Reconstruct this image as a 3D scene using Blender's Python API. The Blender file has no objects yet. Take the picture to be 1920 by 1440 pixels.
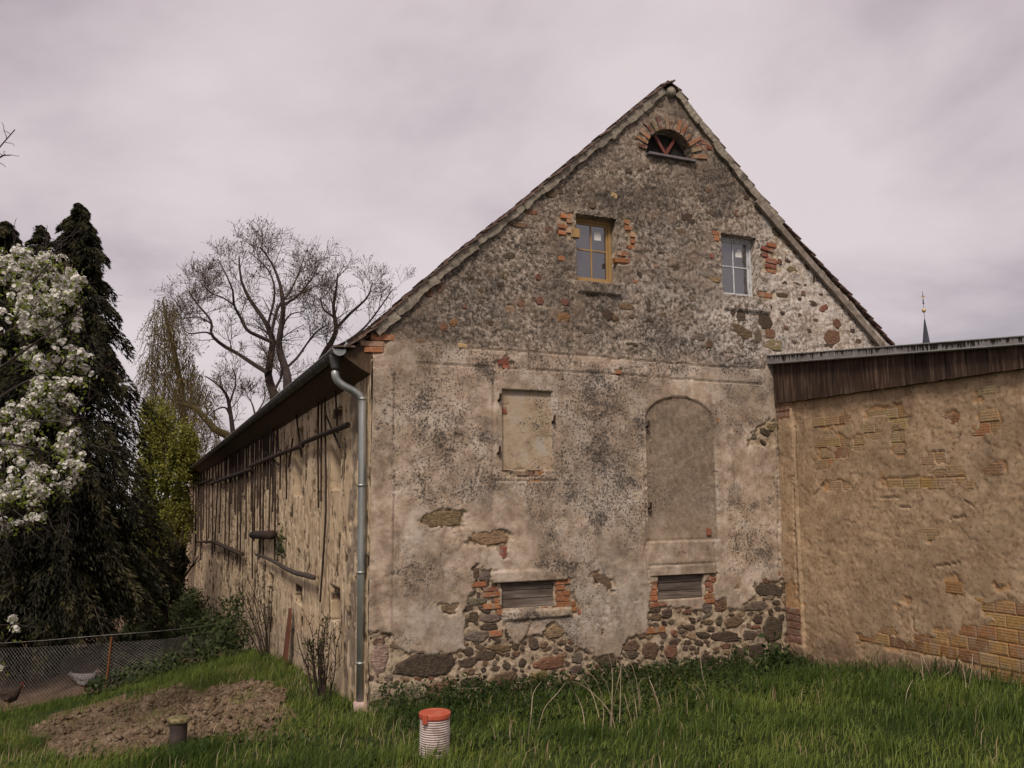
import bpy, bmesh, math, random
import numpy as np
from mathutils import Vector, Matrix
random.seed(7); rng = np.random.default_rng(11)
scn = bpy.context.scene; col = scn.collection
# ------------------------------------------------------------------ camera
F0 = 1560.0; YAW, PITCH, ROLL = 0.397706, 0.133911, -0.00595
CAM = np.array([-1.97787, -8.44848, 2.1])
def _axes():
    cy, sy, cp, sp = math.cos(YAW), math.sin(YAW), math.cos(PITCH), math.sin(PITCH)
    f = np.array([sy*cp, cy*cp, sp]); r = np.array([cy, -sy, 0.0]); u = np.cross(r, f)
    c, s = math.cos(ROLL), math.sin(ROLL)
    return f, r*c+u*s, u*c-r*s
FW, RT, UP = _axes()
cd = bpy.data.cameras.new('camera'); cam = bpy.data.objects.new('camera', cd); col.objects.link(cam)
cam.matrix_world = Matrix(((RT[0], UP[0], -FW[0], CAM[0]), (RT[1], UP[1], -FW[1], CAM[1]), (RT[2], UP[2], -FW[2], CAM[2]), (0, 0, 0, 1)))
cd.sensor_width = 36; cd.lens = 36*F0/1920; cd.clip_end = 3000; cd.clip_start = 0.05
scn.camera = cam
# ------------------------------------------------------------------ node helper
class NT:
    def __init__(s, tree): s.t = tree; s.n = tree.nodes; s.l = tree.links
    def new(s, typ, **kw):
        nd = s.n.new(typ)
        for k, v in kw.items(): setattr(nd, k, v)
        return nd
    def put(s, sock, v):
        if v is None: return
        if isinstance(v, bpy.types.NodeSocket): s.l.new(v, sock)
        elif hasattr(sock.default_value, '__len__'):
            v = tuple(v) if hasattr(v, '__len__') else (v,)*3
            n = len(sock.default_value)
            sock.default_value = (v+(1.0,))[:n] if len(v) < n else v[:n]
        else: sock.default_value = v
    def noise(s, scale, detail=4, rough=.55, vec=None, dist=0, out=0):
        n = s.new('ShaderNodeTexNoise'); s.put(n.inputs['Vector'], vec)
        for k, v in (('Scale', scale), ('Detail', detail), ('Roughness', rough), ('Distortion', dist)): n.inputs[k].default_value = v
        return n.outputs[out]
    def vor(s, scale, vec=None, out='Distance', feature='F1'):
        n = s.new('ShaderNodeTexVoronoi', feature=feature); s.put(n.inputs['Vector'], vec); n.inputs['Scale'].default_value = scale
        return n.outputs[out]
    def math(s, op, a, b=None, c=None, clamp=False):
        n = s.new('ShaderNodeMath', operation=op); n.use_clamp = clamp
        for i, v in enumerate((a, b, c)):
            if v is not None: s.put(n.inputs[i], v)
        return n.outputs[0]
    def step(s, v, lo, hi):
        n = s.new('ShaderNodeMapRange', interpolation_type='SMOOTHSTEP'); s.put(n.inputs[0], v); s.put(n.inputs[1], lo); s.put(n.inputs[2], hi)
        return n.outputs[0]
    def mix(s, fac, a, b, mode='MIX'):
        n = s.new('ShaderNodeMix', data_type='RGBA', blend_type=mode); s.put(n.inputs[0], fac); s.put(n.inputs[6], a); s.put(n.inputs[7], b)
        return n.outputs[2]
    def ramp(s, fac, stops):
        n = s.new('ShaderNodeValToRGB'); e = n.color_ramp.elements
        while len(e) < len(stops): e.new(0.5)
        for el, (p, c) in zip(e, stops): el.position = p; el.color = tuple(c)+(1,)
        s.put(n.inputs[0], fac); return n.outputs[0]
    def attr(s, name, out='Color'):
        n = s.new('ShaderNodeAttribute', attribute_name=name); return n.outputs[out]
    def sep(s, c):
        n = s.new('ShaderNodeSeparateColor'); s.put(n.inputs[0], c); return n.outputs
    def obj(s): return s.new('ShaderNodeTexCoord').outputs['Object']
    def mapv(s, vec, scale=(1, 1, 1), rot=(0, 0, 0), loc=(0, 0, 0)):
        n = s.new('ShaderNodeMapping'); s.put(n.inputs[0], vec); n.inputs[1].default_value = loc; n.inputs[2].default_value = rot; n.inputs[3].default_value = scale
        return n.outputs[0]
    def bump(s, h, strength=.5, dist=.01, nrm=None):
        n = s.new('ShaderNodeBump'); s.put(n.inputs['Height'], h); n.inputs['Strength'].default_value = strength; n.inputs['Distance'].default_value = dist
        s.put(n.inputs['Normal'], nrm); return n.outputs[0]
MATS = {}
def material(name, fn, rough=.9, metallic=0, spec=.3, **kw):
    m = bpy.data.materials.new(name); m.use_nodes = True; t = NT(m.node_tree); b = m.node_tree.nodes['Principled BSDF']
    b.inputs['Roughness'].default_value = rough; b.inputs['Metallic'].default_value = metallic; b.inputs['Specular IOR Level'].default_value = spec
    r = fn(t)
    c, n = r if isinstance(r, tuple) and len(r) == 2 and isinstance(r[1], bpy.types.NodeSocket) else (r, None)
    t.put(b.inputs['Base Color'], c)
    if n is not None: t.put(b.inputs['Normal'], n)
    if kw.get('trans'): b.inputs['Transmission Weight'].default_value = kw['trans']
    if kw.get('sub'):   # thin leaves let light through
        tr = t.new('ShaderNodeBsdfTranslucent'); t.put(tr.inputs[0], c); ms = t.new('ShaderNodeMixShader'); ms.inputs[0].default_value = kw['sub']
        t.l.new(b.outputs[0], ms.inputs[1]); t.l.new(tr.outputs[0], ms.inputs[2]); t.l.new(ms.outputs[0], m.node_tree.nodes['Material Output'].inputs[0])
    MATS[name] = m; return m
# ------------------------------------------------------------------ world, sun, exposure
SUN_EL, SUN_AZ = math.radians(48), math.radians(212)     # azimuth measured from +Y towards +X: behind the camera, a little left
w = bpy.data.worlds.new('World'); scn.world = w; w.use_nodes = True; t = NT(w.node_tree)
bg = w.node_tree.nodes['Background']
sky = t.new('ShaderNodeTexSky', sky_type='NISHITA'); sky.sun_disc = False; sky.sun_elevation = SUN_EL; sky.sun_rotation = SUN_AZ
g = t.new('ShaderNodeTexCoord').outputs['Generated']
sx = t.new('ShaderNodeSeparateXYZ'); t.put(sx.inputs[0], g)
zz = t.math('ADD', t.math('MAXIMUM', sx.outputs[2], 0.0), 0.36)
cv = t.new('ShaderNodeCombineXYZ'); t.put(cv.inputs[0], t.math('DIVIDE', sx.outputs[0], zz)); t.put(cv.inputs[1], t.math('DIVIDE', sx.outputs[1], zz)); cv.inputs[2].default_value = 3.7
n1 = t.noise(1.8, 7, .54, cv.outputs[0], .2); n2 = t.noise(.62, 4, .5, t.mapv(cv.outputs[0], loc=(5.3, 2.1, 0)), .2)
cl = t.math('ADD', t.math('MULTIPLY', n1, .62), t.math('MULTIPLY', n2, .46))
cc = t.ramp(cl, [(.42, (1.98, 1.72, 1.92)), (.485, (2.45, 2.12, 2.28)), (.54, (3.0, 2.6, 2.74)), (.59, (3.45, 3.02, 3.1)), (.66, (3.85, 3.4, 3.45))])
mx = t.mix(.96, sky.outputs[0], cc); t.l.new(mx, bg.inputs[0]); bg.inputs[1].default_value = 0.1
sd = bpy.data.lights.new('sun', 'SUN'); sd.energy = 1.5; sd.angle = math.radians(14); sd.color = (1, .9, .77)
so = bpy.data.objects.new('sun', sd); col.objects.link(so)
sdir = Vector((math.sin(SUN_AZ)*math.cos(SUN_EL), math.cos(SUN_AZ)*math.cos(SUN_EL), math.sin(SUN_EL)))
so.rotation_euler = sdir.to_track_quat('Z', 'Y').to_euler()
vs = scn.view_settings; vs.view_transform = 'Standard'; vs.look = 'None'; vs.exposure = 0.92; vs.gamma = 1.0
# ------------------------------------------------------------------ geometry helpers
def ray(x, y): return FW+RT*(x-960)/F0-UP*(y-720)/F0
def on_y(x, y, Y=0.0): d = ray(x, y); return CAM+d*((Y-CAM[1])/d[1])
def on_x(x, y, X=0.0): d = ray(x, y); return CAM+d*((X-CAM[0])/d[0])
def at_depth(x, y, D): return CAM+ray(x, y)*D
def project(P):
    v = np.asarray(P, float)-CAM; z = v@FW
    return 960+(v@RT)/z*F0, 720-(v@UP)/z*F0
def _hash(ix, iy, seed):
    n = (ix.astype(np.int64)*374761393+iy.astype(np.int64)*668265263+seed*974711) & 0x7fffffff
    n = ((n ^ (n >> 13))*1274126177) & 0x7fffffff
    return ((n ^ (n >> 16)) & 0xffff)/65535.0
def vnoise(x, y, seed=0):
    ix, iy = np.floor(x), np.floor(y); fx, fy = x-ix, y-iy; fx = fx*fx*(3-2*fx); fy = fy*fy*(3-2*fy)
    a, b, c, d = _hash(ix, iy, seed), _hash(ix+1, iy, seed), _hash(ix, iy+1, seed), _hash(ix+1, iy+1, seed)
    return (a*(1-fx)+b*fx)*(1-fy)+(c*(1-fx)+d*fx)*fy
def fbm(x, y, seed=0, oct=4):
    r = 0; a = .5; s = 0
    for i in range(oct): r = r+a*vnoise(x*2**i, y*2**i, seed+i*17); s += a; a *= .55
    return r/s
def worley(x, y, seed=0):
    ix, iy = np.floor(x), np.floor(y); f1 = np.full(x.shape, 9.0); f2 = f1.copy(); idd = np.zeros(x.shape)
    for dx in (-1, 0, 1):
        for dy in (-1, 0, 1):
            jx, jy = ix+dx, iy+dy
            d = np.hypot(jx+_hash(jx, jy, seed)-x, jy+_hash(jx, jy, seed+5)-y)
            m = d < f1; f2 = np.where(m, f1, np.minimum(f2, d)); idd = np.where(m, _hash(jx, jy, seed+9), idd); f1 = np.where(m, d, f1)
    return f1, f2, idd
def inside(px, py, poly):
    r = np.zeros(np.shape(px), bool); n = len(poly)
    for i in range(n):
        x1, y1 = poly[i]; x2, y2 = poly[(i+1) % n]
        if y1 == y2: continue
        r ^= ((y1 > py) != (y2 > py)) & (px < (x2-x1)*(py-y1)/(y2-y1)+x1)
    return r
def sstep(v, a, b): q = np.clip((v-a)/(b-a), 0, 1); return q*q*(3-2*q)
def tag(o, label=None, cat=None, group=None, kind=None):
    for k, v in (('label', label), ('category', cat), ('group', group), ('kind', kind)):
        if v: o[k] = v
    return o
def empty(name, loc=(0, 0, 0), label=None, cat=None, group=None):
    o = bpy.data.objects.new(name, None); col.objects.link(o); o.location = loc; o.empty_display_size = .2
    return tag(o, label, cat, group)
def link(name, me, mat=None, parent=None, smooth=False):
    if mat is not None and not me.materials: me.materials.append(MATS[mat] if isinstance(mat, str) else mat)
    o = bpy.data.objects.new(name, me); col.objects.link(o)
    if parent is not None:
        o.parent = parent
        p = parent; off = Vector((0, 0, 0))
        while p is not None: off += Vector(p.location); p = p.parent
        o.location = -off          # geometry is given in world coordinates
    if smooth: me.shade_smooth()
    return o
def mesh(name, V, Fc, mat=None, parent=None, smooth=False):
    me = bpy.data.meshes.new(name); me.from_pydata([tuple(map(float, v)) for v in V], [], [tuple(int(i) for i in f) for f in Fc]); me.update()
    return link(name, me, mat, parent, smooth)
def fast_mesh(name, V, Fc, mat=None, parent=None, smooth=False):   # V (n,3), Fc (m,k) numpy
    V = np.asarray(V, np.float32); Fc = np.asarray(Fc, np.int32); m, k = Fc.shape
    me = bpy.data.meshes.new(name); me.vertices.add(len(V)); me.vertices.foreach_set('co', V.ravel())
    me.loops.add(m*k); me.loops.foreach_set('vertex_index', Fc.ravel()); me.polygons.add(m)
    me.polygons.foreach_set('loop_start', np.arange(0, m*k, k, dtype=np.int32)); me.polygons.foreach_set('loop_total', np.full(m, k, np.int32))
    me.update(calc_edges=True); me.validate()
    return link(name, me, mat, parent, smooth)
def vattr(o, name, arr):
    arr = np.asarray(arr, np.float32)
    if arr.ndim == 1: a = o.data.attributes.new(name, 'FLOAT', 'POINT'); a.data.foreach_set('value', arr)
    else: a = o.data.attributes.new(name, 'FLOAT_COLOR', 'POINT'); a.data.foreach_set('color', arr.ravel())
BOXF = [(0, 3, 2, 1), (4, 5, 6, 7), (0, 1, 5, 4), (1, 2, 6, 5), (2, 3, 7, 6), (3, 0, 4, 7)]
def boxv(a, b):
    (x0, y0, z0), (x1, y1, z1) = a, b
    return [(x0, y0, z0), (x1, y0, z0), (x1, y1, z0), (x0, y1, z0), (x0, y0, z1), (x1, y0, z1), (x1, y1, z1), (x0, y1, z1)]
def box(name, a, b, mat, parent=None, bev=0.0):
    bm = bmesh.new(); vs_ = [bm.verts.new(v) for v in boxv(a, b)]
    for f in BOXF: bm.faces.new([vs_[i] for i in f])
    if bev: bmesh.ops.bevel(bm, geom=list(bm.edges), offset=bev, segments=1, affect='EDGES', profile=.5)
    me = bpy.data.meshes.new(name); bm.to_mesh(me); bm.free()
    return link(name, me, mat, parent)
def bar(name, p0, p1, wid, thk, mat, parent=None, side=(0, 0, 1)):   # straight board from p0 to p1; wid across 'side', thk the third way
    p0, p1 = Vector(p0), Vector(p1); d = (p1-p0).normalized(); n = d.cross(Vector(side)).normalized(); s = n.cross(d).normalized()
    V = [p+s*a*wid/2+n*b*thk/2 for p in (p0, p1) for a, b in ((-1, -1), (1, -1), (1, 1), (-1, 1))]
    return mesh(name, V, BOXF, mat, parent)
def tube_data(paths, sides=5):
    VV, FF, off = [], [], 0
    ang = np.linspace(0, 2*np.pi, sides, endpoint=False); ca, sa = np.cos(ang), np.sin(ang)
    for pts, rad in paths:
        P = np.asarray(pts, float); R = np.broadcast_to(np.asarray(rad, float), (len(P),)); n = len(P)
        T = np.gradient(P, axis=0); T /= np.linalg.norm(T, axis=1)[:, None]+1e-9
        ref = np.array([0, 0, 1.0]) if abs(T[:, 2]).mean() < .8 else np.array([1.0, 0, 0])
        N = np.cross(T, ref); N /= np.linalg.norm(N, axis=1)[:, None]+1e-9; B = np.cross(T, N)
        V = P[:, None, :]+R[:, None, None]*(ca[None, :, None]*N[:, None, :]+sa[None, :, None]*B[:, None, :])
        VV.append(V.reshape(-1, 3))
        i = np.arange(n-1)[:, None]*sides+np.arange(sides)[None, :]; j = np.arange(n-1)[:, None]*sides+(np.arange(sides)[None, :]+1) % sides
        FF.append((np.stack([i, j, j+sides, i+sides], -1).reshape(-1, 4))+off); off += n*sides
    return np.concatenate(VV), np.concatenate(FF)
def tubes(name, paths, mat, parent=None, sides=5, smooth=True):
    o = fast_mesh(name, *tube_data(paths, sides), mat, parent, smooth)
    if len(paths) > 2: o['kind'] = 'stuff'
    return o
def rod(name, pts, rad, mat, parent=None, sides=8, cap=True):
    V, Fc = tube_data([(pts, rad)], sides); Fc = [tuple(f) for f in Fc]; n = len(V)
    if cap: Fc += [tuple(range(sides))[::-1], tuple(range(n-sides, n))]
    return mesh(name, V, Fc, mat, parent, smooth=sides > 6)
def lathe(name, base, prof, mat, parent=None, seg=20, smooth=True):
    V, Fc = [], []
    for r, z in prof:
        for k in range(seg): a = 2*math.pi*k/seg; V.append((base[0]+r*math.cos(a), base[1]+r*math.sin(a), base[2]+z))
    for i in range(len(prof)-1):
        for k in range(seg): Fc.append((i*seg+k, i*seg+(k+1) % seg, (i+1)*seg+(k+1) % seg, (i+1)*seg+k))
    Fc += [tuple(range(seg))[::-1], tuple(range((len(prof)-1)*seg, len(prof)*seg))]
    return mesh(name, V, Fc, mat, parent, smooth)
# ------------------------------------------------------------------ terrain shape
def terrain(x, y):
    x = np.asarray(x, float); y = np.asarray(y, float)
    z = np.interp(y, [-60, -9, 0, 5, 14, 36, 90, 500], [.9, .45, 0, -.36, -1.45, -2.9, -4.6, -5.5])
    z = z-sstep(y, -4, 5)*np.interp(-x, [0, 3, 8, 20, 60], [0, .62, 1.35, 1.9, 2.4])*(y < 40)
    z = z+.045*np.clip(x, 0, 6)*sstep(-y, 0, 3)
    z = z+.75*np.exp(-((y-15.0)/1.3)**2)*sstep(-x, 1.6, 3.2)
    return z+(fbm(x*.9, y*.9, 3)-.5)*.10*sstep(-x+(-y)*2, -.5, .8)
def gnd(px, py):
    d = ray(px, py); tt = np.linspace(2, 70, 6000); P = CAM+d[None]*tt[:, None]; k = np.argmax(P[:, 2] < terrain(P[:, 0], P[:, 1])); return P[k]
# ------------------------------------------------------------------ materials
def mat_gable(t):
    v = t.obj(); a = t.sep(t.attr('mask')); b = t.sep(t.attr('mask2')); al = t.attr('mask', 'Alpha'); pl, dk, pale, rub = a[0], a[1], a[2], al
    nM = t.noise(.9, 7, .62, t.mapv(v, loc=(1.3, 0, 4.2))); nB = t.noise(6, 7, .68, v); nC = t.noise(38, 5, .72, v); nD = t.noise(105, 3, .7, v); nE = t.noise(20, 7, .75, t.mapv(v, loc=(3, 7, 1))); nK = t.noise(3.2, 9, .72, t.mapv(v, loc=(8, 2, 5))); nR = t.noise(1, 5, .65, t.mapv(v, (11, 11, 1.1)))
    base = t.ramp(nB, [(.32, (.225, .168, .124)), (.47, (.36, .285, .222)), (.58, (.46, .38, .312)), (.7, (.55, .475, .41))]); ch = t.noise(2.1, 9, .7, t.mapv(v, loc=(4, 9, 2))); base = t.mix(t.math('MULTIPLY', t.step(ch, .52, .60), .55), base, (.6, .535, .475)); base = t.mix(t.math('MULTIPLY', t.step(ch, .46, .38), .5), base, (.19, .145, .112))
    base = t.mix(t.step(nM, .42, .6), t.mix(1, base, (.80, .76, .72), 'MULTIPLY'), t.mix(1, base, (1.08, 1.03, .98), 'MULTIPLY'))
    base = t.mix(t.math('MULTIPLY', t.step(nR, .55, .68), .38), base, (.15, .12, .10))
    rubc = t.ramp(nE, [(.34, (.05, .04, .032)), (.44, (.14, .112, .09)), (.52, (.27, .222, .182)), (.6, (.4, .35, .3)), (.72, (.52, .47, .42))])
    rubc = t.mix(t.step(nM, .40, .60), t.mix(1, rubc, (.62, .58, .55), 'MULTIPLY'), t.mix(1, rubc, (1.1, 1.06, 1.02), 'MULTIPLY'))
    rubc = t.mix(t.math('MULTIPLY', t.step(nC, .53, .64), .8), rubc, (.06, .048, .04))
    st = t.ramp(b[2], [(0, (.085, .07, .06)), (.3, (.19, .115, .078)), (.55, (.16, .13, .105)), (.8, (.22, .15, .105)), (1, (.27, .22, .17))])
    base = t.mix(rub, base, rubc); base = t.mix(t.math('MULTIPLY', t.math('MULTIPLY', rub, t.attr('cell', 'Fac')), t.step(nC, .40, .5)), base, st)
    base = t.mix(t.math('MULTIPLY', t.math('MULTIPLY', pale, .85, clamp=True), t.step(t.math('ADD', nE, t.math('MULTIPLY', nK, .5)), .66, .84)), base, (.6, .54, .49))
    mor = t.ramp(nE, [(.34, (.16, .112, .078)), (.5, (.37, .285, .2)), (.66, (.5, .405, .305))])
    base = t.mix(pl, mor, base)
    base = t.mix(t.math('MULTIPLY', b[0], .8), base, t.ramp(nE, [(.34, (.105, .075, .052)), (.5, (.205, .152, .108)), (.66, (.33, .255, .19))]))
    base = t.mix(t.math('MULTIPLY', b[1], .85), base, t.ramp(nB, [(.34, (.32, .235, .155)), (.52, (.41, .315, .22)), (.64, (.4, .35, .3))]))
    base = t.mix(t.math('MULTIPLY', t.math('MULTIPLY', t.step(nK, .50, .62), t.math('SUBTRACT', dk, .1, clamp=True)), .62), base, (.10, .082, .07))
    thr = t.math('SUBTRACT', .665, t.math('MULTIPLY', dk, .135)); spk = t.math('ADD', t.math('MULTIPLY', nC, .72), t.math('MULTIPLY', nD, .28))
    spk = t.step(t.math('SUBTRACT', t.math('ADD', spk, t.math('MULTIPLY', t.math('SUBTRACT', nK, .5), .25)), thr), -.01, .035)
    base = t.mix(t.math('MULTIPLY', spk, .9), base, (.05, .042, .037))
    base = t.mix(t.math('MULTIPLY', t.step(t.noise(150, 2, .5, v), .64, .72), .5), base, (.66, .6, .54))
    h = t.math('ADD', t.math('MULTIPLY', nE, .8), t.math('ADD', t.math('MULTIPLY', nC, .5), t.math('MULTIPLY', nD, .25)))
    return base, t.bump(h, .7, .012)
material('gable_plaster', mat_gable, .95, spec=.15)
def mat_annex(t):
    v = t.obj(); a = t.sep(t.attr('mask'))
    nA = t.noise(1.3, 5, .6, v); nB = t.noise(7, 6, .65, v); nE = t.noise(26, 6, .72, v); nS = t.noise(1, 5, .65, t.mapv(v, (60, 60, 16), (0.6, 0, 0)))
    st = t.noise(1, 4, .6, t.mapv(v, (3, 3, .5)))
    c = t.ramp(nB, [(.3, (.28, .183, .108)), (.48, (.42, .29, .18)), (.66, (.52, .38, .25))])
    c = t.mix(t.step(nE, .5, .7), c, (.46, .36, .26)); c = t.mix(t.math('MULTIPLY', t.step(nE, .48, .34), .75), c, (.13, .088, .056)); c = t.mix(t.math('MULTIPLY', t.step(nA, .45, .6), .35), c, (.2, .14, .09))
    c = t.mix(t.math('MULTIPLY', t.step(nS, .6, .72), .5), c, (.5, .42, .34))
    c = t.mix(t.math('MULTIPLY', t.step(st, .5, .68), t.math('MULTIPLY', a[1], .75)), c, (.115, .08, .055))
    c = t.mix(t.math('MULTIPLY', a[2], t.step(nB, .3, .6)), c, (.14, .085, .06))
    c = t.mix(a[0], t.mix(1, c, (1.1, .95, .78), 'MULTIPLY'), c)
    return c, t.bump(t.math('ADD', nE, t.math('MULTIPLY', nS, .7)), .6, .007)
material('annex_plaster', mat_annex, .95, spec=.15)
def mat_side(t):
    v = t.obj(); a = t.sep(t.attr('mask'))
    nB = t.noise(4, 6, .65, v); nE = t.noise(30, 5, .7, t.mapv(v, (1, 1, .35))); nV = t.noise(1, 5, .6, t.mapv(v, (9, 9, .9)))
    c = t.ramp(nB, [(.3, (.42, .305, .19)), (.5, (.55, .42, .28)), (.7, (.63, .51, .37))])
    c = t.mix(t.math('MULTIPLY', t.step(nV, .52, .68), .5), c, (.25, .165, .1))
    c = t.mix(t.math('MULTIPLY', t.step(nE, .58, .72), .5), c, (.5, .42, .33))
    fs = t.noise(1, 4, .65, t.mapv(v, (34, 34, 5))); fm = t.noise(1.1, 3, .5, v); c = t.mix(t.math('MULTIPLY', t.step(t.math('ADD', fs, t.math('MULTIPLY', t.math('SUBTRACT', fm, .5), .35)), .60, .635), .9), c, (.075, .048, .033)); c = t.mix(a[0], t.ramp(nE, [(.3, (.045, .03, .021)), (.6, (.10, .065, .042)), (.75, (.19, .13, .085))]), c)
    c = t.mix(a[1], c, t.ramp(nB, [(.3, (.15, .115, .085)), (.6, (.27, .21, .16))]))
    return c, t.bump(t.math('ADD', nE, nB), .6, .012)
material('side_plaster', mat_side, .95, spec=.15)
def mat_stone(t):
    v = t.new('ShaderNodeNewGeometry').outputs['Position']; c = t.new('ShaderNodeObjectInfo').outputs['Color']
    n = t.noise(26, 6, .7, v); m = t.noise(1, 5, .6, t.mapv(v, (14, 14, 55), (0, .25, 0)))
    d = t.mix(1, c, t.ramp(n, [(.28, (.42, .4, .38)), (.5, (.95, .95, .95)), (.72, (1.5, 1.42, 1.32))]), 'MULTIPLY')
    d = t.mix(t.math('MULTIPLY', t.step(m, .55, .66), .45), d, (.05, .04, .033)); d = t.mix(t.math('MULTIPLY', t.step(t.noise(70, 3, .6, v), .62, .72), .5), d, (.42, .36, .29))
    return d, t.bump(t.math('ADD', n, m), .9, .02)
material('field_stone', mat_stone, .92, spec=.2)
def mat_brick(t):
    v = t.new('ShaderNodeNewGeometry').outputs['Position']; c = t.new('ShaderNodeObjectInfo').outputs['Color']
    n = t.noise(34, 5, .7, v); k = t.noise(90, 3, .6, v)
    d = t.mix(1, c, t.ramp(n, [(.28, (.5, .47, .45)), (.5, (1, 1, 1)), (.72, (1.3, 1.25, 1.2))]), 'MULTIPLY')
    mo = t.noise(13, 4, .65, v); d = t.mix(t.math('MULTIPLY', t.step(mo, .5, .62), .75), d, (.3, .24, .185)); d = t.mix(t.math('MULTIPLY', t.step(k, .58, .68), .6), d, (.06, .04, .03))
    return d, t.bump(t.math('ADD', n, k), .7, .01)
material('brick', mat_brick, .92, spec=.15)
def mat_ribbed(t):
    v = t.new('ShaderNodeNewGeometry').outputs['Position']; c = t.new('ShaderNodeObjectInfo').outputs['Color']
    wv = t.new('ShaderNodeTexWave', bands_direction='Z'); t.put(wv.inputs[0], v); wv.inputs['Scale'].default_value = 12; wv.inputs['Distortion'].default_value = .6
    n = t.noise(30, 5, .7, v); d = t.mix(1, c, t.ramp(n, [(.3, (.6, .58, .55)), (.5, (1, 1, 1)), (.7, (1.25, 1.2, 1.1))]), 'MULTIPLY')
    d = t.mix(t.math('MULTIPLY', t.step(n, .55, .7), .35), d, (.4, .3, .2))
    d = t.mix(t.math('MULTIPLY', t.step(t.noise(9, 4, .65, v), .48, .62), .7), d, (.29, .21, .145)); return d, t.bump(t.math('ADD', t.math('MULTIPLY', wv.outputs[1], .45), t.math('MULTIPLY', n, .5)), .6, .005)
material('ribbed_brick', mat_ribbed, .92, spec=.15)
def wood(c1, c2, c3, sc=(30, 30, 2.2), bs=.5):
    def f(t):
        v = t.new('ShaderNodeNewGeometry').outputs['Position']; r = t.new('ShaderNodeObjectInfo').outputs['Random']
        n = t.noise(1, 6, .65, t.mapv(v, sc)); k = t.noise(3, 4, .6, v)
        c = t.ramp(n, [(.3, c1), (.5, c2), (.72, c3)])
        c = t.mix(t.math('MULTIPLY', t.step(k, .45, .7), .5), c, t.mix(1, c, (.5, .46, .44), 'MULTIPLY'))
        c = t.mix(1, c, t.ramp(r, [(0, (.72, .7, .68)), (1, (1.22, 1.16, 1.1))]), 'MULTIPLY')
        return c, t.bump(n, bs, .008)
    return f
material('brown_planks', wood((.02, .012, .009), (.062, .037, .026), (.18, .13, .10)), .85)
material('grey_planks', wood((.05, .04, .035), (.125, .1, .088), (.24, .205, .185), (2.2, 30, 34)), .85)
material('verge_board', wood((.11, .09, .075), (.23, .195, .165), (.36, .315, .28), (12, 12, 12)), .85)
material('dark_wood', wood((.016, .011, .009), (.034, .022, .016), (.075, .052, .04), (25, 25, 3)), .9)
material('ochre_paint', lambda t: t.ramp(t.noise(9, 4, .6, t.obj()), [(.3, (.29, .175, .07)), (.7, (.37, .235, .1))]), .5)
material('worn_white_paint', lambda t: t.ramp(t.noise(1, 5, .7, t.mapv(t.obj(), (40, 40, 12))), [(.35, (.2, .19, .19)), (.47, (.5, .5, .52)), (.7, (.66, .66, .68))]), .6)
material('red_paint', lambda t: t.ramp(t.noise(20, 4, .6, t.obj()), [(.3, (.12, .03, .025)), (.7, (.2, .06, .045))]), .6)
material('sill_grey', lambda t: t.ramp(t.noise(14, 4, .6, t.obj()), [(.3, (.1, .085, .09)), (.7, (.2, .175, .18))]), .6)
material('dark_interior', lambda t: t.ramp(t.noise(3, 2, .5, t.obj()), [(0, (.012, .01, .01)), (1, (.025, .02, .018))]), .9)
material('pane_glass', lambda t: t.ramp(t.noise(1.5, 2, .5, t.obj()), [(.3, (.03, .03, .036)), (.7, (.05, .048, .056))]), .06, spec=1.0)
MATS['pane_glass'].node_tree.nodes['Principled BSDF'].inputs['Coat Weight'].default_value = 1.0
MATS['pane_glass'].node_tree.nodes['Principled BSDF'].inputs['Coat IOR'].default_value = 1.9
MATS['pane_glass'].node_tree.nodes['Principled BSDF'].inputs['Coat Roughness'].default_value = .04
material('paper', lambda t: t.ramp(t.noise(8, 2, .5, t.obj()), [(.3, (.6, .6, .58)), (.7, (.72, .71, .68))]), .8)
def mat_tile(t):
    v = t.new('ShaderNodeNewGeometry').outputs['Position']; r = t.new('ShaderNodeObjectInfo').outputs['Random']; n = t.noise(22, 6, .7, v); k = t.noise(5, 4, .6, v)
    c = t.mix(r, (.1, .05, .038), (.16, .095, .075)); c = t.mix(t.step(n, .45, .65), c, (.2, .165, .14)); c = t.mix(t.math('MULTIPLY', t.step(k, .5, .65), .7), c, (.06, .05, .042))
    return c, t.bump(n, .5, .008)
material('roof_tile', mat_tile, .9)
material('verge_mortar', lambda t: (lambda n, m: (t.mix(t.step(m, .5, .66), t.ramp(n, [(.3, (.17, .14, .11)), (.5, (.3, .255, .2)), (.7, (.4, .35, .29))]), (.12, .1, .085)), t.bump(n, .8, .016)))(t.noise(28, 6, .7, t.obj()), t.noise(7, 5, .65, t.obj())), .95)
def mat_zinc(t):
    v = t.obj(); n = t.noise(1, 5, .6, t.mapv(v, (14, 14, 1.6))); k = t.noise(80, 3, .6, v)
    c = t.ramp(n, [(.3, (.26, .275, .27)), (.5, (.36, .375, .365)), (.7, (.46, .47, .455))]); c = t.mix(t.math('MULTIPLY', t.step(k, .5, .65), .35), c, (.3, .31, .31))
    return c
material('zinc', mat_zinc, .5, metallic=.75)
material('dull_zinc', lambda t: t.ramp(t.noise(9, 5, .6, t.obj()), [(.3, (.06, .062, .062)), (.7, (.15, .15, .148))]), .6, metallic=.6)
def mat_flash(t):
    v = t.obj(); w_ = t.noise(1, 3, .7, t.mapv(v, (38, 38, 2.2))); n = t.noise(1.3, 3, .5, v); z = t.sep(t.attr('mask'))[0]
    m = t.step(t.math('ADD', t.math('ADD', w_, t.math('MULTIPLY', n, .35)), t.math('MULTIPLY', z, .30)), .86, .9)
    return t.mix(m, t.ramp(t.noise(6, 4, .6, v), [(.3, (.2, .185, .185)), (.7, (.33, .305, .3))]), (.02, .016, .015))
material('stained_flashing', mat_flash, .6, metallic=.2)
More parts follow.
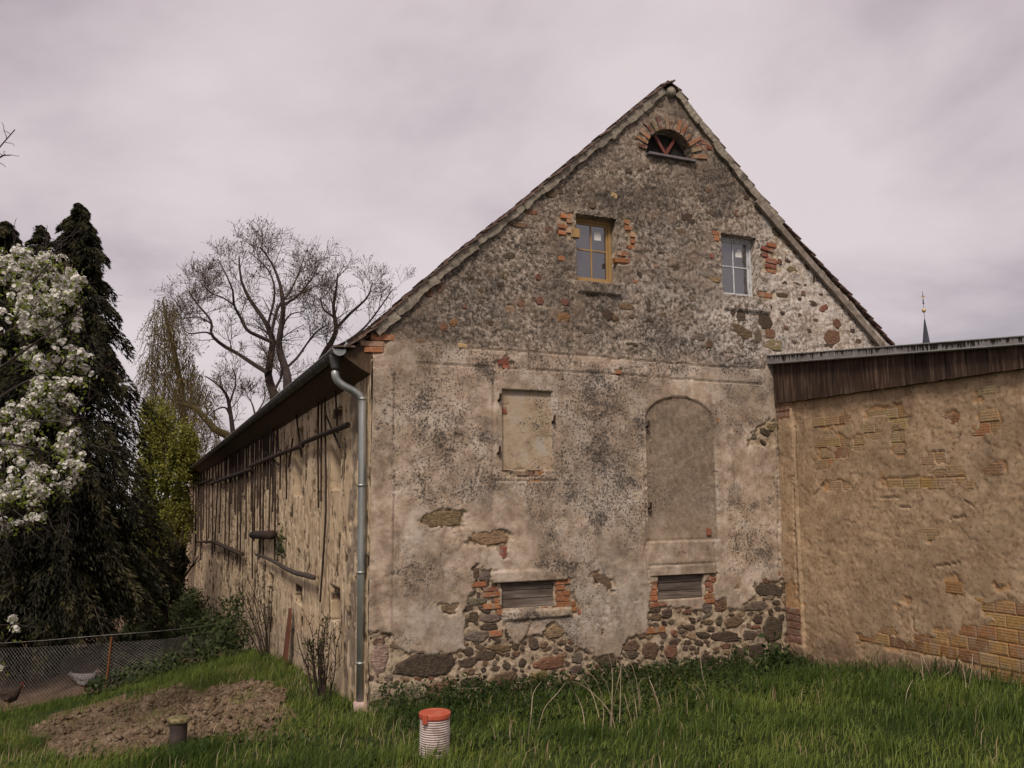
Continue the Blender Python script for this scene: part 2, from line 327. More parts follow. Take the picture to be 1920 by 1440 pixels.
material('clay_pipe', lambda t: t.ramp(t.noise(18, 5, .6, t.obj()), [(.3, (.32, .2, .17)), (.6, (.52, .4, .36))]), .8)
material('white_plastic', lambda t: t.mix(t.math('MULTIPLY', t.step(t.noise(9, 6, .7, t.obj()), .44, .62), .65), (.58, .5, .48), (.24, .19, .155)), .7)
material('red_plastic', lambda t: t.ramp(t.noise(12, 5, .6, t.obj()), [(.3, (.33, .06, .035)), (.5, (.44, .09, .05)), (.7, (.45, .14, .095))]), .5)
material('rust', lambda t: (lambda n: (t.ramp(n, [(.3, (.06, .028, .018)), (.5, (.13, .05, .03)), (.7, (.2, .09, .05))]), t.bump(n, .6, .01)))(t.noise(1, 5, .7, t.mapv(t.obj(), (25, 25, 5)))), .9)
material('orange_rust', lambda t: t.ramp(t.noise(16, 4, .6, t.obj()), [(.3, (.13, .04, .016)), (.7, (.25, .085, .03))]), .8)
material('wire', lambda t: t.ramp(t.noise(6, 3, .6, t.obj()), [(.3, (.2, .18, .17)), (.7, (.42, .39, .38))]), .6, metallic=.3)
def bark(c1, c2):
    return lambda t: (lambda n: (t.ramp(n, [(.3, c1), (.7, c2)]), t.bump(n, .7, .02)))(t.noise(1, 5, .7, t.mapv(t.obj(), (14, 14, 4))))
material('bark_grey', bark((.03, .022, .02), (.085, .065, .058)), .95)
material('bark_brown', bark((.022, .014, .011), (.065, .045, .036)), .95)
material('twig_bark', bark((.07, .047, .034), (.135, .096, .07)), .95)
material('bark_mossy', bark((.045, .034, .014), (.11, .085, .034)), .95)
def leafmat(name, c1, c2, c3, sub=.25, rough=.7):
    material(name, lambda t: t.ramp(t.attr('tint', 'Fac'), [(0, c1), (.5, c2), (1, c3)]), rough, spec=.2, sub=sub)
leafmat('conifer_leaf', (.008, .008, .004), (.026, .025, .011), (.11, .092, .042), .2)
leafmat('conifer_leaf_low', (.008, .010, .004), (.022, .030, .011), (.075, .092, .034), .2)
leafmat('pear_leaf', (.10, .13, .02), (.17, .21, .035), (.26, .30, .06), .35)
leafmat('blossom', (.66, .62, .55), (.82, .79, .74), (.88, .86, .83), .35)
leafmat('green_leaf', (.10, .11, .018), (.22, .225, .045), (.36, .35, .09), .45)
leafmat('birch_leaf', (.12, .085, .025), (.2, .145, .05), (.3, .23, .1), .35)
leafmat('bud', (.05, .03, .025), (.09, .055, .045), (.14, .09, .07), .1)
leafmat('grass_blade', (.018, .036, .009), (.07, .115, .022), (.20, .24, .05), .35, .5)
leafmat('herb_leaf', (.012, .024, .006), (.03, .052, .013), (.065, .09, .025), .25)
leafmat('ivy_leaf', (.016, .026, .008), (.035, .05, .016), (.07, .085, .03), .2)
leafmat('dry_grass', (.2, .14, .08), (.34, .25, .15), (.46, .36, .24), .25)
leafmat('twig_leaf', (.03, .035, .012), (.06, .065, .02), (.1, .1, .035), .25)
def mat_ground(t):
    v = t.new('ShaderNodeNewGeometry').outputs['Position']; a = t.sep(t.attr('mask')); n = t.noise(6, 6, .7, v); k = t.noise(.8, 4, .6, v); q = t.noise(40, 4, .7, v)
    g_ = t.ramp(n, [(.3, (.014, .022, .006)), (.5, (.03, .046, .012)), (.7, (.06, .07, .022))]); s_ = t.ramp(t.math('ADD', t.math('MULTIPLY', n, .6), t.math('MULTIPLY', q, .4)), [(.3, (.07, .042, .028)), (.5, (.15, .098, .066)), (.7, (.24, .17, .12))])
    return t.mix(t.step(t.math('ADD', a[0], t.math('MULTIPLY', t.math('SUBTRACT', n, .5), .8)), .35, .65), g_, s_), t.bump(t.math('ADD', n, q), .8, .03)
material('ground', mat_ground, .98, spec=.1)
def mat_soil(t):
    v = t.obj(); n = t.noise(7, 7, .75, v); q = t.noise(45, 5, .7, v)
    return t.ramp(t.math('ADD', t.math('MULTIPLY', n, .5), t.math('MULTIPLY', q, .5)), [(.34, (.05, .032, .02)), (.46, (.145, .098, .062)), (.56, (.255, .188, .128)), (.68, (.4, .315, .23))]), t.bump(t.math('ADD', n, q), .9, .03)
material('soil', mat_soil, .98, spec=.1)

# ------------------------------------------------------------------ the barn
barn = empty('stone_barn', (0, 0, 0), 'long old barn with weathered stone gable, patched plaster and tiled roof', 'barn')
def wall_sheet(name, us, vs_, place, height, nrm, mat, parent, keep=None):
    U, Vv = np.meshgrid(us, vs_); u, v = U.ravel(), Vv.ravel(); P = place(u, v); px, py = project(P)
    h, masks = height(u, v, px, py); P = P+np.outer(h, nrm)
    nu, nv = len(us), len(vs_); i = (np.arange(nv-1)[:, None]*nu+np.arange(nu-1)[None, :]).ravel()
    Q = np.stack([i, i+1, i+nu+1, i+nu], 1)
    if keep is not None: k = keep(u, v); Q = Q[k[Q].all(1)]
    used = np.zeros(len(P), bool); used[Q.ravel()] = True; mp = np.cumsum(used)-1
    o = fast_mesh(name, P[used], mp[Q], mat, parent)
    for nm, arr in masks.items(): vattr(o, nm, arr[used])
    return o
def lines(lo, hi, step, edges):
    g_ = np.arange(lo, hi+step*.5, step); ex = np.array([e+s for e in edges for s in (-.0015, .0015)])
    g_ = g_[(np.abs(g_[:, None]-np.array(edges)[None, :]) > step*.45).all(1)] if len(edges) else g_
    return np.sort(np.concatenate([g_, ex]))
def gx(px, py): return on_y(px, py)[[0, 2]]
def grect(x0, y0, x1, y1):
    a, b = gx(x0, (y0+y1)/2), gx(x1, (y0+y1)/2); c, d = gx((x0+x1)/2, y0), gx((x0+x1)/2, y1); return a[0], b[0], d[1], c[1]   # X0 X1 Z0 Z1
R_YW = grect(1082, 405, 1158, 528); R_WW = grect(1355, 442, 1421, 555)
R_NI = grect(942, 732, 1036, 881); R_NF = grect(925, 712, 1056, 901)
R_H1 = grect(941, 1090, 1041, 1139); R_H2 = grect(1234, 1077, 1321, 1123)
R_DR = grect(1214, 790, 1343, 1013); DA = gx(1276, 744)[1]
LC = gx(1257, 292); LR = (gx(1300, 292)[0]-gx(1214, 292)[0])/2
VERGE = [(655, 652), (668, 641), (700, 617), (760, 560), (850, 482), (960, 396), (1060, 314), (1140, 247), (1200, 197), (1240, 165), (1254, 158), (1268, 169), (1320, 237), (1370, 302), (1420, 364), (1500, 457), (1580, 543), (1668, 642), (1760, 748)]
VG = np.array([gx(*p) for p in VERGE])
def vtop(X): return np.interp(X, VG[:, 0], VG[:, 1])
EXPO = [[(680, 1186), (735, 1192), (742, 1216), (765, 1224), (815, 1226), (868, 1221), (866, 1180), (872, 1146), (884, 1128), (888, 1085), (880, 1060), (898, 1050), (922, 1076), (930, 1090), (941, 1090), (941, 1150), (946, 1166), (955, 1190), (973, 1211), (984, 1192), (1000, 1195), (1018, 1180), (1040, 1163), (1062, 1180), (1072, 1200), (1090, 1217), (1130, 1232), (1150, 1224), (1165, 1233), (1180, 1200), (1210, 1186), (1213, 1165), (1213, 1136), (1219, 1092), (1232, 1092), (1234, 1130), (1255, 1142), (1310, 1142), (1322, 1128), (1330, 1075), (1345, 1078), (1340, 1125), (1352, 1120), (1366, 1125), (1360, 1140), (1395, 1142), (1412, 1112), (1415, 1095), (1440, 1088), (1485, 1083), (1500, 1300), (680, 1400)],
        [(787, 985), (810, 956), (870, 954), (876, 990), (850, 994), (820, 990)], [(871, 1022), (885, 1002), (945, 990), (963, 998), (958, 1023), (900, 1026)], [(820, 1129), (866, 1129), (845, 1153)],
        [(1103, 1076), (1125, 1071), (1157, 1096), (1150, 1109), (1125, 1096)], [(1040, 1084), (1070, 1084), (1068, 1106), (1083, 1128), (1086, 1150), (1040, 1150)], [(1008, 1136), (1050, 1136), (1050, 1149), (1008, 1149)], [(1368, 1101), (1390, 1092), (1390, 1105)], [(1118, 1177), (1135, 1187), (1122, 1185)], [(1402, 832), (1420, 796), (1452, 782), (1462, 790), (1462, 836), (1430, 838)],
        [(930, 1022), (955, 1023), (948, 1052), (938, 1046)], [(930, 672), (950, 664), (960, 684), (945, 694), (932, 688)], [(1150, 692), (1168, 692), (1166, 702), (1150, 702)],
        [(1040, 404), (1078, 398), (1082, 445), (1048, 446)], [(1168, 408), (1182, 412), (1192, 440), (1188, 470), (1178, 468), (1176, 430)], [(1155, 470), (1178, 474), (1182, 494), (1152, 492)], [(1425, 458), (1460, 452), (1462, 515), (1430, 512)], [(1424, 548), (1455, 548), (1455, 562), (1424, 562)],
        [(940, 883), (1018, 883), (1020, 898), (945, 897)], [(940, 758), (958, 760), (952, 782), (940, 785)], [(668, 628), (738, 624), (735, 640), (715, 664), (668, 664)]]
DARK = [(1122, 580, 16, 40, .7), (1400, 625, 14, 36, .5), (1275, 1035, 50, 6, .4), (1260, 330, 30, 30, .6), (830, 620, 110, 70, .55), (790, 760, 70, 45, .75), (870, 700, 120, 40, .5), (790, 1080, 80, 45, .75), (770, 1200, 45, 24, .9), (1000, 930, 22, 60, .7), (1120, 800, 80, 120, .5), (1150, 900, 60, 50, .55), (1180, 1010, 45, 35, .65), (930, 780, 200, 140, .38), (1110, 700, 120, 25, .4), (850, 900, 120, 60, .35), (1400, 900, 60, 30, .55), (1390, 950, 26, 8, .9), (1180, 930, 50, 60, .55), (1400, 1020, 60, 60, .3), (740, 900, 14, 280, .3), (1150, 690, 250, 10, .7), (900, 450, 140, 80, .5), (1100, 350, 200, 60, .5), (1280, 380, 90, 60, .45), (1240, 620, 100, 40, .25), (1020, 1060, 70, 10, .6), (1290, 1058, 60, 8, .6), (980, 1155, 50, 8, .6), (960, 640, 160, 50, .5)]
PALE = [(1130, 930, 70, 70, .8), (1150, 1120, 60, 60, .7), (1050, 1180, 80, 30, .5), (1545, 560, 120, 130, 1.3), (1480, 480, 60, 60, 1.1), (1385, 620, 70, 80, .8), (1240, 560, 90, 40, .45), (1230, 450, 60, 50, .35), (950, 500, 60, 50, .35), (885, 580, 60, 40, .3), (1341, 940, 8, 60, 1.0), (1110, 720, 60, 20, .6), (840, 1180, 60, 40, .35), (1360, 1110, 50, 30, .4), (790, 1010, 30, 20, .5), (1250, 640, 120, 40, .4), (1000, 742, 50, 10, 1.0), (1033, 800, 6, 70, 1.0)]
def blobs(px, py, L):
    r = np.zeros(px.shape)
    for cx, cy, rx, ry, a in L: r += a*np.exp(-(((px-cx)/rx)**2+((py-cy)/ry)**2))
    return r
CRACKS = [[(1268, 362), (1269, 390), (1271, 432)], [(1067, 600), (1069, 640), (1070, 682)], [(782, 680), (930, 689)], [(955, 690), (1120, 700), (1430, 721)], [(860, 652), (1065, 664)], [(1065, 664), (1300, 684), (1435, 692)],
          [(739, 700), (738, 960), (736, 1185)], [(925, 712), (925, 900)], [(925, 901), (1056, 902)], [(1056, 712), (1056, 902)], [(1206, 790), (1211, 920), (1215, 1012)], [(1213, 1014), (1350, 1011)], [(1348, 1010), (1341, 800)], [(1210, 1020), (1218, 1090)], [(1340, 1012), (1345, 1070)],
          [(925, 1072), (1062, 1068)], [(948, 1161), (1068, 1157)], [(985, 1195), (1000, 1165), (1010, 1158)], [(1219, 1060), (1340, 1056)], [(1456, 790), (1459, 840), (1461, 1080)], [(1000, 560), (1010, 610)], [(888, 920), (905, 860)], [(692, 1185), (740, 1192)], [(740, 1192), (738, 1260), (732, 1330)]]
def gable_height(X, Z, px, py):
    wx = px+(fbm(X*9, Z*9, 1)-.5)*26+(fbm(X*30, Z*30, 2)-.5)*9; wy = py+(fbm(X*9+9, Z*9, 4)-.5)*20+(fbm(X*30, Z*30+5, 6)-.5)*8
    ex = np.zeros(X.shape, bool)
    for p in EXPO: ex |= inside(wx, wy, p)
    zl = gx(1000, 660)[1]+(fbm(X*1.5, X*0, 8)-.5)*.12
    rub = sstep(Z, zl-.05, zl+.07)
    sr = sstep(px+(fbm(X*4, Z*4, 12)-.5)*50, 1425, 1450)*(py < 690)      # bare lime rubble right of the small window
    f1, f2, idd = worley(X*6.2+.5*fbm(X*5, Z*5, 30), Z*7.5+.5*fbm(X*5, Z*5, 31), 21); cob = sstep(f2-f1, .06, .3)*(idd > .45)
    h = (fbm(X*12, Z*12, 9)-.5)*.010+(fbm(X*2.2, Z*2.2, 10)-.5)*.016
    h += rub*(-.010+(fbm(X*14, Z*14, 13, 5)-.5)*.026+cob*.009*(fbm(X*2, Z*2, 14) > .42))
    flake = sstep(fbm(X*7, Z*7, 16, 5), .60, .64)*(1-rub)*sstep(fbm(X*1.1, Z*1.1, 17), .42, .62); h -= flake*.007
    h = np.where(ex, -.024+(fbm(X*22, Z*22, 18, 5)-.5)*.042, h)
    crk = np.zeros(X.shape)
    jx, jy = px+(fbm(X*14, Z*14, 41)-.5)*3.4, py+(fbm(X*14, Z*14, 42)-.5)*3.4
    for pl in CRACKS:
        for (x1, y1), (x2, y2) in zip(pl[:-1], pl[1:]):
            L2 = (x2-x1)**2+(y2-y1)**2; q = np.clip(((jx-x1)*(x2-x1)+(jy-y1)*(y2-y1))/L2, 0, 1); crk = np.maximum(crk, np.hypot(jx-x1-q*(x2-x1), jy-y1-q*(y2-y1)) < 1.15)
    h -= crk*.022
    quoin = (px < 738) & (py > 690) & (py < 1190); h += quoin*.012
    def rc(r): return (X > r[0]) & (X < r[1]) & (Z > r[2]) & (Z < r[3])
    ni = rc(R_NI); h = np.where(ni, -.05+h*.5, h)
    tp = R_DR[3]+(DA-R_DR[3])*np.sqrt(np.clip(1-((X-(R_DR[0]+R_DR[1])/2)/((R_DR[1]-R_DR[0])/2))**2, 0, 1))
    dr = (X > R_DR[0]) & (X < R_DR[1]) & (Z > R_DR[2]) & (Z < np.maximum(tp, R_DR[3])); h = np.where(dr, h*.5-.026, h)
    for r, d in ((R_H1, .12), (R_H2, .12), (R_YW, .30), (R_WW, .30)): h = np.where(rc(r), -d, h)
    lun = (np.hypot(X-LC[0], Z-LC[1]) < LR) & (Z > LC[1]-.03); h = np.where(lun, -.16, h)
    for r in ((925, 1069, 1063, 1090), (1219, 1058, 1342, 1077)):      # plaster lintels over the hatches
        q = grect(*r); h = np.where(rc(q), .02+(fbm(X*12, Z*12, 61)-.5)*.006, h)
    for r in ((1082, 529, 1162, 550), (1357, 556, 1442, 582), (946, 1141, 1072, 1160)):   # stone sills
        q = grect(*r); h = np.where(rc(q), .028+(fbm(X*16, Z*16, 62)-.5)*.02, h)
    dk = np.clip(.30+.55*sstep(fbm(X*1.3, Z*1.3, 55), .38, .62)+.9*blobs(px, py, DARK)*(.35+1.3*fbm(X*3, Z*3, 50))+rub*.05-ex*.25-dr*.1-ni*.2, 0, 1.15)
    pale = np.clip(blobs(px, py, PALE)*(.4+1.2*fbm(X*3, Z*3, 51)), 0, 1.4); pale = np.maximum(pale, sr*1.1)
    m1 = np.stack([1-ex*1.0, dk, pale, np.clip(rub*(1-.75*sr), 0, 1)], 1)
    dmid = dr*(1.0-.35*sstep(np.abs(py-850)/140, .6, 1.1)); m2 = np.stack([dmid, ni*1.0, idd, np.ones(X.shape)], 1)
    return h, {'mask': m1, 'mask2': m2, 'cell': cob*(fbm(X*2, Z*2, 14) > .46)*(.4+.6*sr+.3)}
STEP = .0155
gxs = lines(0.0, 8.3, STEP, [e for r in (R_YW, R_WW, R_NI, R_H1, R_H2) for e in r[:2]])
gzs = lines(-.35, 7.3, STEP, [e for r in (R_YW, R_WW, R_NI, R_H1, R_H2) for e in r[2:]])
gable = wall_sheet('gable_wall', gxs, gzs, lambda u, v: np.stack([u, u*0, v], 1), gable_height, np.array([0, -1.0, 0]), 'gable_plaster', barn, keep=lambda u, v: v < vtop(u)-.02)
# --- stones and bricks set in the gable (photo pixel: centre, width, height, turn, tone)
TONE = {'d': (.095, .068, .05), 'b': (.16, .105, .068), 't': (.24, .172, .105), 'r': (.19, .095, .065), 'o': (.29, .155, .08), 'p': (.34, .265, .2), 'g': (.165, .13, .1), 'y': (.22, .175, .08)}
LOW = '''830 973 88 34 -3 t|918 1008 86 31 -5 t|847 1140 38 22 0 t|798 1246 132 50 -2 d|877 1243 36 19 0 d|826 1296 66 38 -8 b|772 1297 50 36 0 p|713 1230 36 66 5 p|712 1205 24 18 0 b|714 1300 42 34 0 p|884 1280 42 19 0 d|911 1230 42 18 0 d|879 1222 20 16 0 d|943 1275 62 29 -4 b|952 1249 17 17 0 d|981 1243 14 18 20 d|1031 1243 64 24 -3 r|1013 1270 50 25 0 y|1044 1184 52 27 -6 t|1001 1207 19 30 -35 d|1084 1235 24 21 0 g|1083 1257 28 17 0 d|888 1157 20 22 0 d|921 1160 38 15 0 g|918 1175 36 13 0 d|894 1194 48 22 0 g|937 1215 48 13 5 b|879 1111 32 16 -10 g|895 1128 46 14 -4 g|911 1080 22 22 0 g|893 1077 14 26 0 b|955 1184 18 24 10 d|1142 1241 34 28 0 d|1130 1089 46 20 38 b|1197 1100 16 12 15 b|1127 1183 15 9 30 g|1444 1105 50 25 4 d|1382 1098 20 11 -20 t|1422 1137 48 21 -6 g|1353 1135 26 26 0 b|1327 1141 20 18 0 g|1379 1166 46 24 -4 b|1422 1161 19 19 0 d|1452 1181 41 48 0 d|1362 1195 52 22 3 d|1407 1192 28 19 5 d|1321 1191 28 12 8 d|1331 1167 18 11 0 b|1222 1221 36 32 0 b|1259 1222 25 26 0 r|1187 1212 32 20 0 b|1184 1228 38 17 0 d|1266 1204 25 11 -8 d|1246 1191 13 13 0 d|1325 1239 42 22 0 d|1387 1225 28 23 0 d|1422 1224 33 38 0 d|1292 1252 28 14 0 d|1187 1250 26 18 0 d|1252 1151 22 20 0 d|1227 1143 26 14 0 d|1350 1164 13 20 0 d|1458 1130 15 9 0 d|1460 1141 13 8 0 d|1456 1215 26 22 0 d|1468 1158 9 14 0 d|1117 1262 30 18 0 b|1060 1283 34 14 0 b|985 1296 50 16 0 b|905 1302 44 16 0 b|860 1318 40 14 0 d|770 1330 50 14 0 b|1220 1256 30 16 0 d|1355 1250 30 16 0 d|1432 1258 30 16 0 d|1205 1193 14 9 0 b|1300 1215 12 8 0 d|1280 1185 14 8 0 d|1395 1240 16 12 0 b|1068 1216 18 10 20 d|1055 1204 18 9 0 b|930 1253 20 9 0 b|968 1226 16 9 0 b|850 1278 18 8 0 b|1105 1220 16 12 0 d|1160 1222 18 14 0 d|1436 810 20 14 20 d|1414 818 14 12 0 g|1448 800 18 16 0 t|1432 829 14 8 40 d'''
HIGH = '''1057 595 26 20 0 o|1059 566 14 14 0 r|1176 575 28 14 0 b|1217 581 11 8 0 d|1244 590 13 8 0 b|1220 599 11 9 0 d|1140 590 22 22 0 d|1155 596 14 12 0 b|1184 592 14 11 0 b|1200 514 10 12 0 d|1279 437 18 18 10 b|1291 409 27 23 0 d|1335 400 16 11 0 d|1342 523 24 13 0 t|1390 592 20 22 0 d|1375 586 12 12 0 d|1391 621 44 22 25 b|1435 602 28 32 0 d|1422 630 16 28 0 g|1445 625 20 18 0 r|1452 647 32 22 5 t|1314 631 18 16 0 g|1331 645 17 16 0 b|1185 646 24 10 0 d|977 422 48 10 -3 b|998 398 26 12 0 r|1033 364 22 14 0 b|1049 357 16 14 0 d|954 479 29 15 -8 d|947 516 13 18 0 b|939 533 14 10 0 d|824 538 18 22 25 b|805 549 18 20 0 r|956 580 17 18 0 t|976 567 20 20 0 r|1012 563 20 16 0 r|851 605 17 17 0 o|832 612 20 18 0 r|872 575 8 8 0 r|1017 588 12 12 0 d|1030 430 15 14 0 b|1457 433 17 20 0 d|1482 455 10 20 20 b|1492 473 12 7 -10 b|1478 485 14 18 0 d|1463 490 9 12 0 r|1487 507 24 16 0 t|1515 499 9 11 0 d|1525 523 10 13 30 d|1495 532 15 6 5 d|1553 540 11 14 0 d|1523 568 23 10 3 d|1545 578 20 12 -25 r|1595 588 11 11 0 b|1467 553 24 9 0 d|1570 607 15 20 10 r|1560 633 32 30 0 r|1637 637 10 16 -30 b|1467 587 14 10 0 d|1507 550 9 10 0 b|1555 648 16 8 0 d|1475 613 9 8 0 b|1543 523 10 6 0 b|1600 620 9 9 0 d|1580 575 10 8 0 d|1530 600 9 7 0 b|1500 590 9 7 0 b|1518 620 10 8 0 d|1490 640 12 8 0 g|1610 640 12 9 0 b|1500 560 8 6 0 d|1540 552 8 6 0 d|1512 535 9 6 20 b|1472 530 10 8 0 d|1237 195 20 14 0 g|1213 313 14 10 0 g|1112 385 14 12 0 b|920 606 14 12 0 d|1100 620 18 14 0 g|1300 560 14 11 0 g|1268 500 14 12 0 d|1240 470 12 10 0 g|1440 575 18 12 0 d|1330 355 16 12 0 b|1385 400 18 14 0 r|1400 370 12 12 0 d|1180 320 14 11 0 d|1150 360 12 12 0 b|1090 360 16 10 0 d|900 545 16 14 0 b|880 520 12 12 0 d|1000 470 16 12 0 g|1010 520 14 14 0 r|760 600 18 12 -20 g|790 640 26 10 0 b|1130 545 16 10 0 d'''
def stone_mesh(P, w, h, rot, depth, seed, name='stone'):
    r = random.Random(seed); n = r.choice((6, 7, 8, 9)); V = []; ca, sa = math.cos(rot), math.sin(rot); pw = r.uniform(2.2, 5)
    ring = []
    for k in range(n):
        a = 2*math.pi*(k+r.uniform(-.3, .3))/n; c, s = math.cos(a), math.sin(a); q = 1/(abs(c)**pw+abs(s)**pw)**(1/pw)*r.uniform(.82, 1.1)
        ring.append((c*q*w/2, s*q*h/2))
    for sc, dep in ((1.03, .05), (.95, -.45*depth), (.78, -depth)):
        for x, y in ring: j = r.uniform(-.12, .12)*depth; x2, y2 = x*sc*(1+r.uniform(-.04, .04)), y*sc; V.append((P[0]+x2*ca-y2*sa, P[1]+dep+j, P[2]+x2*sa+y2*ca))
    V.append((P[0]+r.uniform(-.1, .1)*w, P[1]-depth*r.uniform(.95, 1.2), P[2]+r.uniform(-.1, .1)*h)); Fc = []
    for q in range(2):
        for k in range(n): k2 = (k+1) % n; Fc.append((q*n+k, q*n+k2, (q+1)*n+k2, (q+1)*n+k))
    for k in range(n): Fc.append((2*n+k, 2*n+(k+1) % n, 3*n))
    return V, [f[::-1] for f in Fc]
def vary(c, r, a=.18): f = 1+r.uniform(-a, a); return tuple(x*f*(1+r.uniform(-.06, .06)) for x in c)+(1,)
pxm = abs(gx(1001, 1000)[0]-gx(1000, 1000)[0])
def mpp(px, py): a, b = gx(px-1, py), gx(px+1, py); c, d = gx(px, py-1), gx(px, py+1); return (b[0]-a[0])/2, (c[1]-d[1])/2
def set_stone(px, py, w, h, rot, tone, seed, base, proud):
    P = on_y(px, py); mx_, mz_ = mpp(px, py); P[1] = base
    V, Fc = stone_mesh(P, w*mx_*1.06, h*mz_*1.06, math.radians(-rot), proud, seed); o = mesh('stone', V, Fc, 'field_stone', gable); o.color = vary(TONE[tone], random.Random(seed)); return o
sid = 0; occupied = []
for L, base, proud in ((LOW, .026, .019), (HIGH, .013, .013)):
    for s in L.split('|'):
        a = s.split(); sid += 1; x, y, w_, h_, ro = map(float, a[:5]); set_stone(x, y, w_, h_, ro, a[5], sid, base, proud); occupied.append((x, y, max(w_, 8)/2, max(h_, 8)/2))
r_ = random.Random(5); tries = 0; small = 0
rest = []
while small < 230 and tries < 16000:                                   # smaller stones between the large ones
    tries += 1; x, y = r_.uniform(695, 1478), r_.uniform(1050, 1320)
    if not inside(np.array([x]), np.array([y]), EXPO[0])[0] or y > 1338-(x-690)*.11: continue
    w_, h_ = (r_.uniform(9, 24), r_.uniform(7, 14)) if small < 110 else (r_.uniform(5, 14), r_.uniform(4, 9))
    if any(abs(x-ox) < (ow+w_/2)*.88 and abs(y-oy) < (oh+h_/2)*.88 for ox, oy, ow, oh in occupied): continue
    if 935 < x < 1075 and 1085 < y < 1162 or 1219 < x < 1345 and 1070 < y < 1142: continue
    occupied.append((x, y, w_/2, h_/2)); sid += 1; small += 1
    if small <= 110: set_stone(x, y, w_, h_, r_.uniform(-25, 25), r_.choice('ddbbgtr'), sid, .027, .017)
    else:
        P = on_y(x, y); m1, m2 = mpp(x, y); P[1] = .027; rest.append(stone_mesh(P, w_*m1, h_*m2, r_.uniform(-.5, .5), .015, sid))
V, Fc = [], []
for a, b in rest: Fc += [tuple(i+len(V) for i in f) for f in b]; V += a
o = mesh('small_stones', V, Fc, 'field_stone', gable); o['kind'] = 'stuff'; o.color = (.12, .085, .06, 1)
BR = '''1062 405 20 9 0 o|1056 424 16 8 4 o|1055 436 15 8 0 o|1068 414 10 8 0 p|1066 432 10 9 0 p|1176 416 10 9 10 o|1178 427 12 9 0 o|1187 440 9 8 0 p|1187 452 9 9 0 o|1185 463 13 8 0 o|1168 488 28 9 -3 o|1172 476 11 9 0 o|1162 475 8 8 0 p|1343 437 12 8 4 o|1344 446 9 10 0 o|1439 467 22 7 8 r|1447 459 18 8 4 o|1436 478 10 7 0 r|1447 489 20 9 5 r|1446 499 20 8 5 r|1447 508 16 7 4 o|1436 553 24 9 2 o|898 1096 29 9 -2 o|922 1115 35 9 -2 o|920 1105 26 8 0 r|934 1126 13 9 0 o|924 1137 35 10 -1 o|937 1148 10 10 0 o|930 1188 25 11 -2 o|1056 1091 26 9 -4 o|1052 1102 16 9 -3 o|1056 1113 25 9 -2 o|1051 1123 16 9 0 o|1064 1123 12 9 0 o|1062 1133 36 9 0 o|1064 1143 36 9 0 o|1029 1142 34 8 -2 o|1226 1091 13 8 0 o|1226 1101 14 9 0 o|1226 1112 14 9 0 o|1227 1122 14 9 0 o|1235 1133 31 9 -4 o|1328 1084 12 8 0 o|1339 1087 13 8 0 r|1330 1096 14 9 0 r|1337 1106 14 9 0 r|1331 1117 18 9 0 o|1328 1127 28 9 -2 o|1230 1182 35 11 -2 o|716 632 42 11 -2 o|698 644 44 10 -1 p|702 655 36 11 -3 o|735 634 10 10 0 o|944 676 20 15 -10 r|949 687 12 8 0 r|1035 701 10 8 0 r|1158 697 17 9 0 o|1012 888 18 9 0 o|997 903 11 10 0 o|1009 903 11 10 0 o|985 888 30 8 0 b|950 768 9 14 0 r|956 858 26 14 0 r|944 1036 13 22 6 r|1331 997 8 14 0 r|1349 787 12 7 -10 o|1413 268 1 1 0 o|1322 268 14 7 8 r|1315 277 20 7 8 r|1331 277 12 7 8 r|1092 1146 14 14 0 r|1465 1076 14 10 0 o|935 1089 8 8 0 r|868 648 18 9 3 t|1053 484 12 9 0 o|1152 366 12 9 20 t|1230 498 7 7 0 r|1335 480 7 7 0 r|1192 528 8 5 0 o'''
def brick_mesh(P, w, h, rot, d, seed, axis='y'):
    r = random.Random(seed); V = []; ca, sa = math.cos(rot), math.sin(rot)
    for dep, sc in ((.05, 1), (-d*.6, 1), (-d, .86)):
        for a, b in ((-1, -1), (1, -1), (1, 1), (-1, 1)):
            x = a*(w/2-(1-sc)*min(w, h)*.5)*(1+r.uniform(-.05, .05)); y = b*(h/2-(1-sc)*min(w, h)*.5)*(1+r.uniform(-.08, .08)); j = r.uniform(-.15, .15)*d
            q = (x*ca-y*sa, dep+j, x*sa+y*ca)
            V.append((P[0]+q[0], P[1]+q[1], P[2]+q[2]) if axis == 'y' else (P[0]+q[1], P[1]-q[0], P[2]+q[2]))
    Fc = [(8, 9, 10, 11)]
    for q in (0, 4):
        for k in range(4): k2 = (k+1) % 4; Fc.append((q+k, q+k2, q+4+k2, q+4+k))
    return V, Fc
for s in BR.split('|'):
    a = s.split(); sid += 1; x, y, w_, h_, ro = map(float, a[:5])
    if w_ < 3: continue
    P = on_y(x, y); m1, m2 = mpp(x, y); P[1] = (.068 if 941 < x < 1000 and 740 < y < 880 else .02) if y > 600 else .014
    V, Fc = brick_mesh(P, w_*m1, h_*m2, math.radians(-ro), .016, sid); o = mesh('brick', V, Fc, 'brick', gable); c = {'o': (.36, .15, .075), 'r': (.25, .095, .062), 'p': (.45, .28, .18), 't': (.42, .29, .15), 'b': (.2, .13, .09)}[a[5]]; o.color = vary(c, random.Random(sid), .22)
for k in range(14):                                                    # brick arch over the half-round opening
    a = math.radians(8+164*k/13); rr = random.Random(900+k); ln = rr.uniform(.11, .22); R0 = LR+.004+ln/2; a += rr.uniform(-.03, .03)
    P = np.array([LC[0]+R0*math.cos(a), .004, LC[1]+R0*math.sin(a)]); V, Fc = brick_mesh(P, ln, rr.uniform(.04, .06), a, rr.uniform(.010, .018), 900+k); o = mesh('brick', V, Fc, 'brick', gable); o.color = vary(rr.choice([(.24, .10, .065), (.3, .15, .085), (.16, .08, .058), (.32, .24, .16), (.27, .19, .13)]), rr, .25)
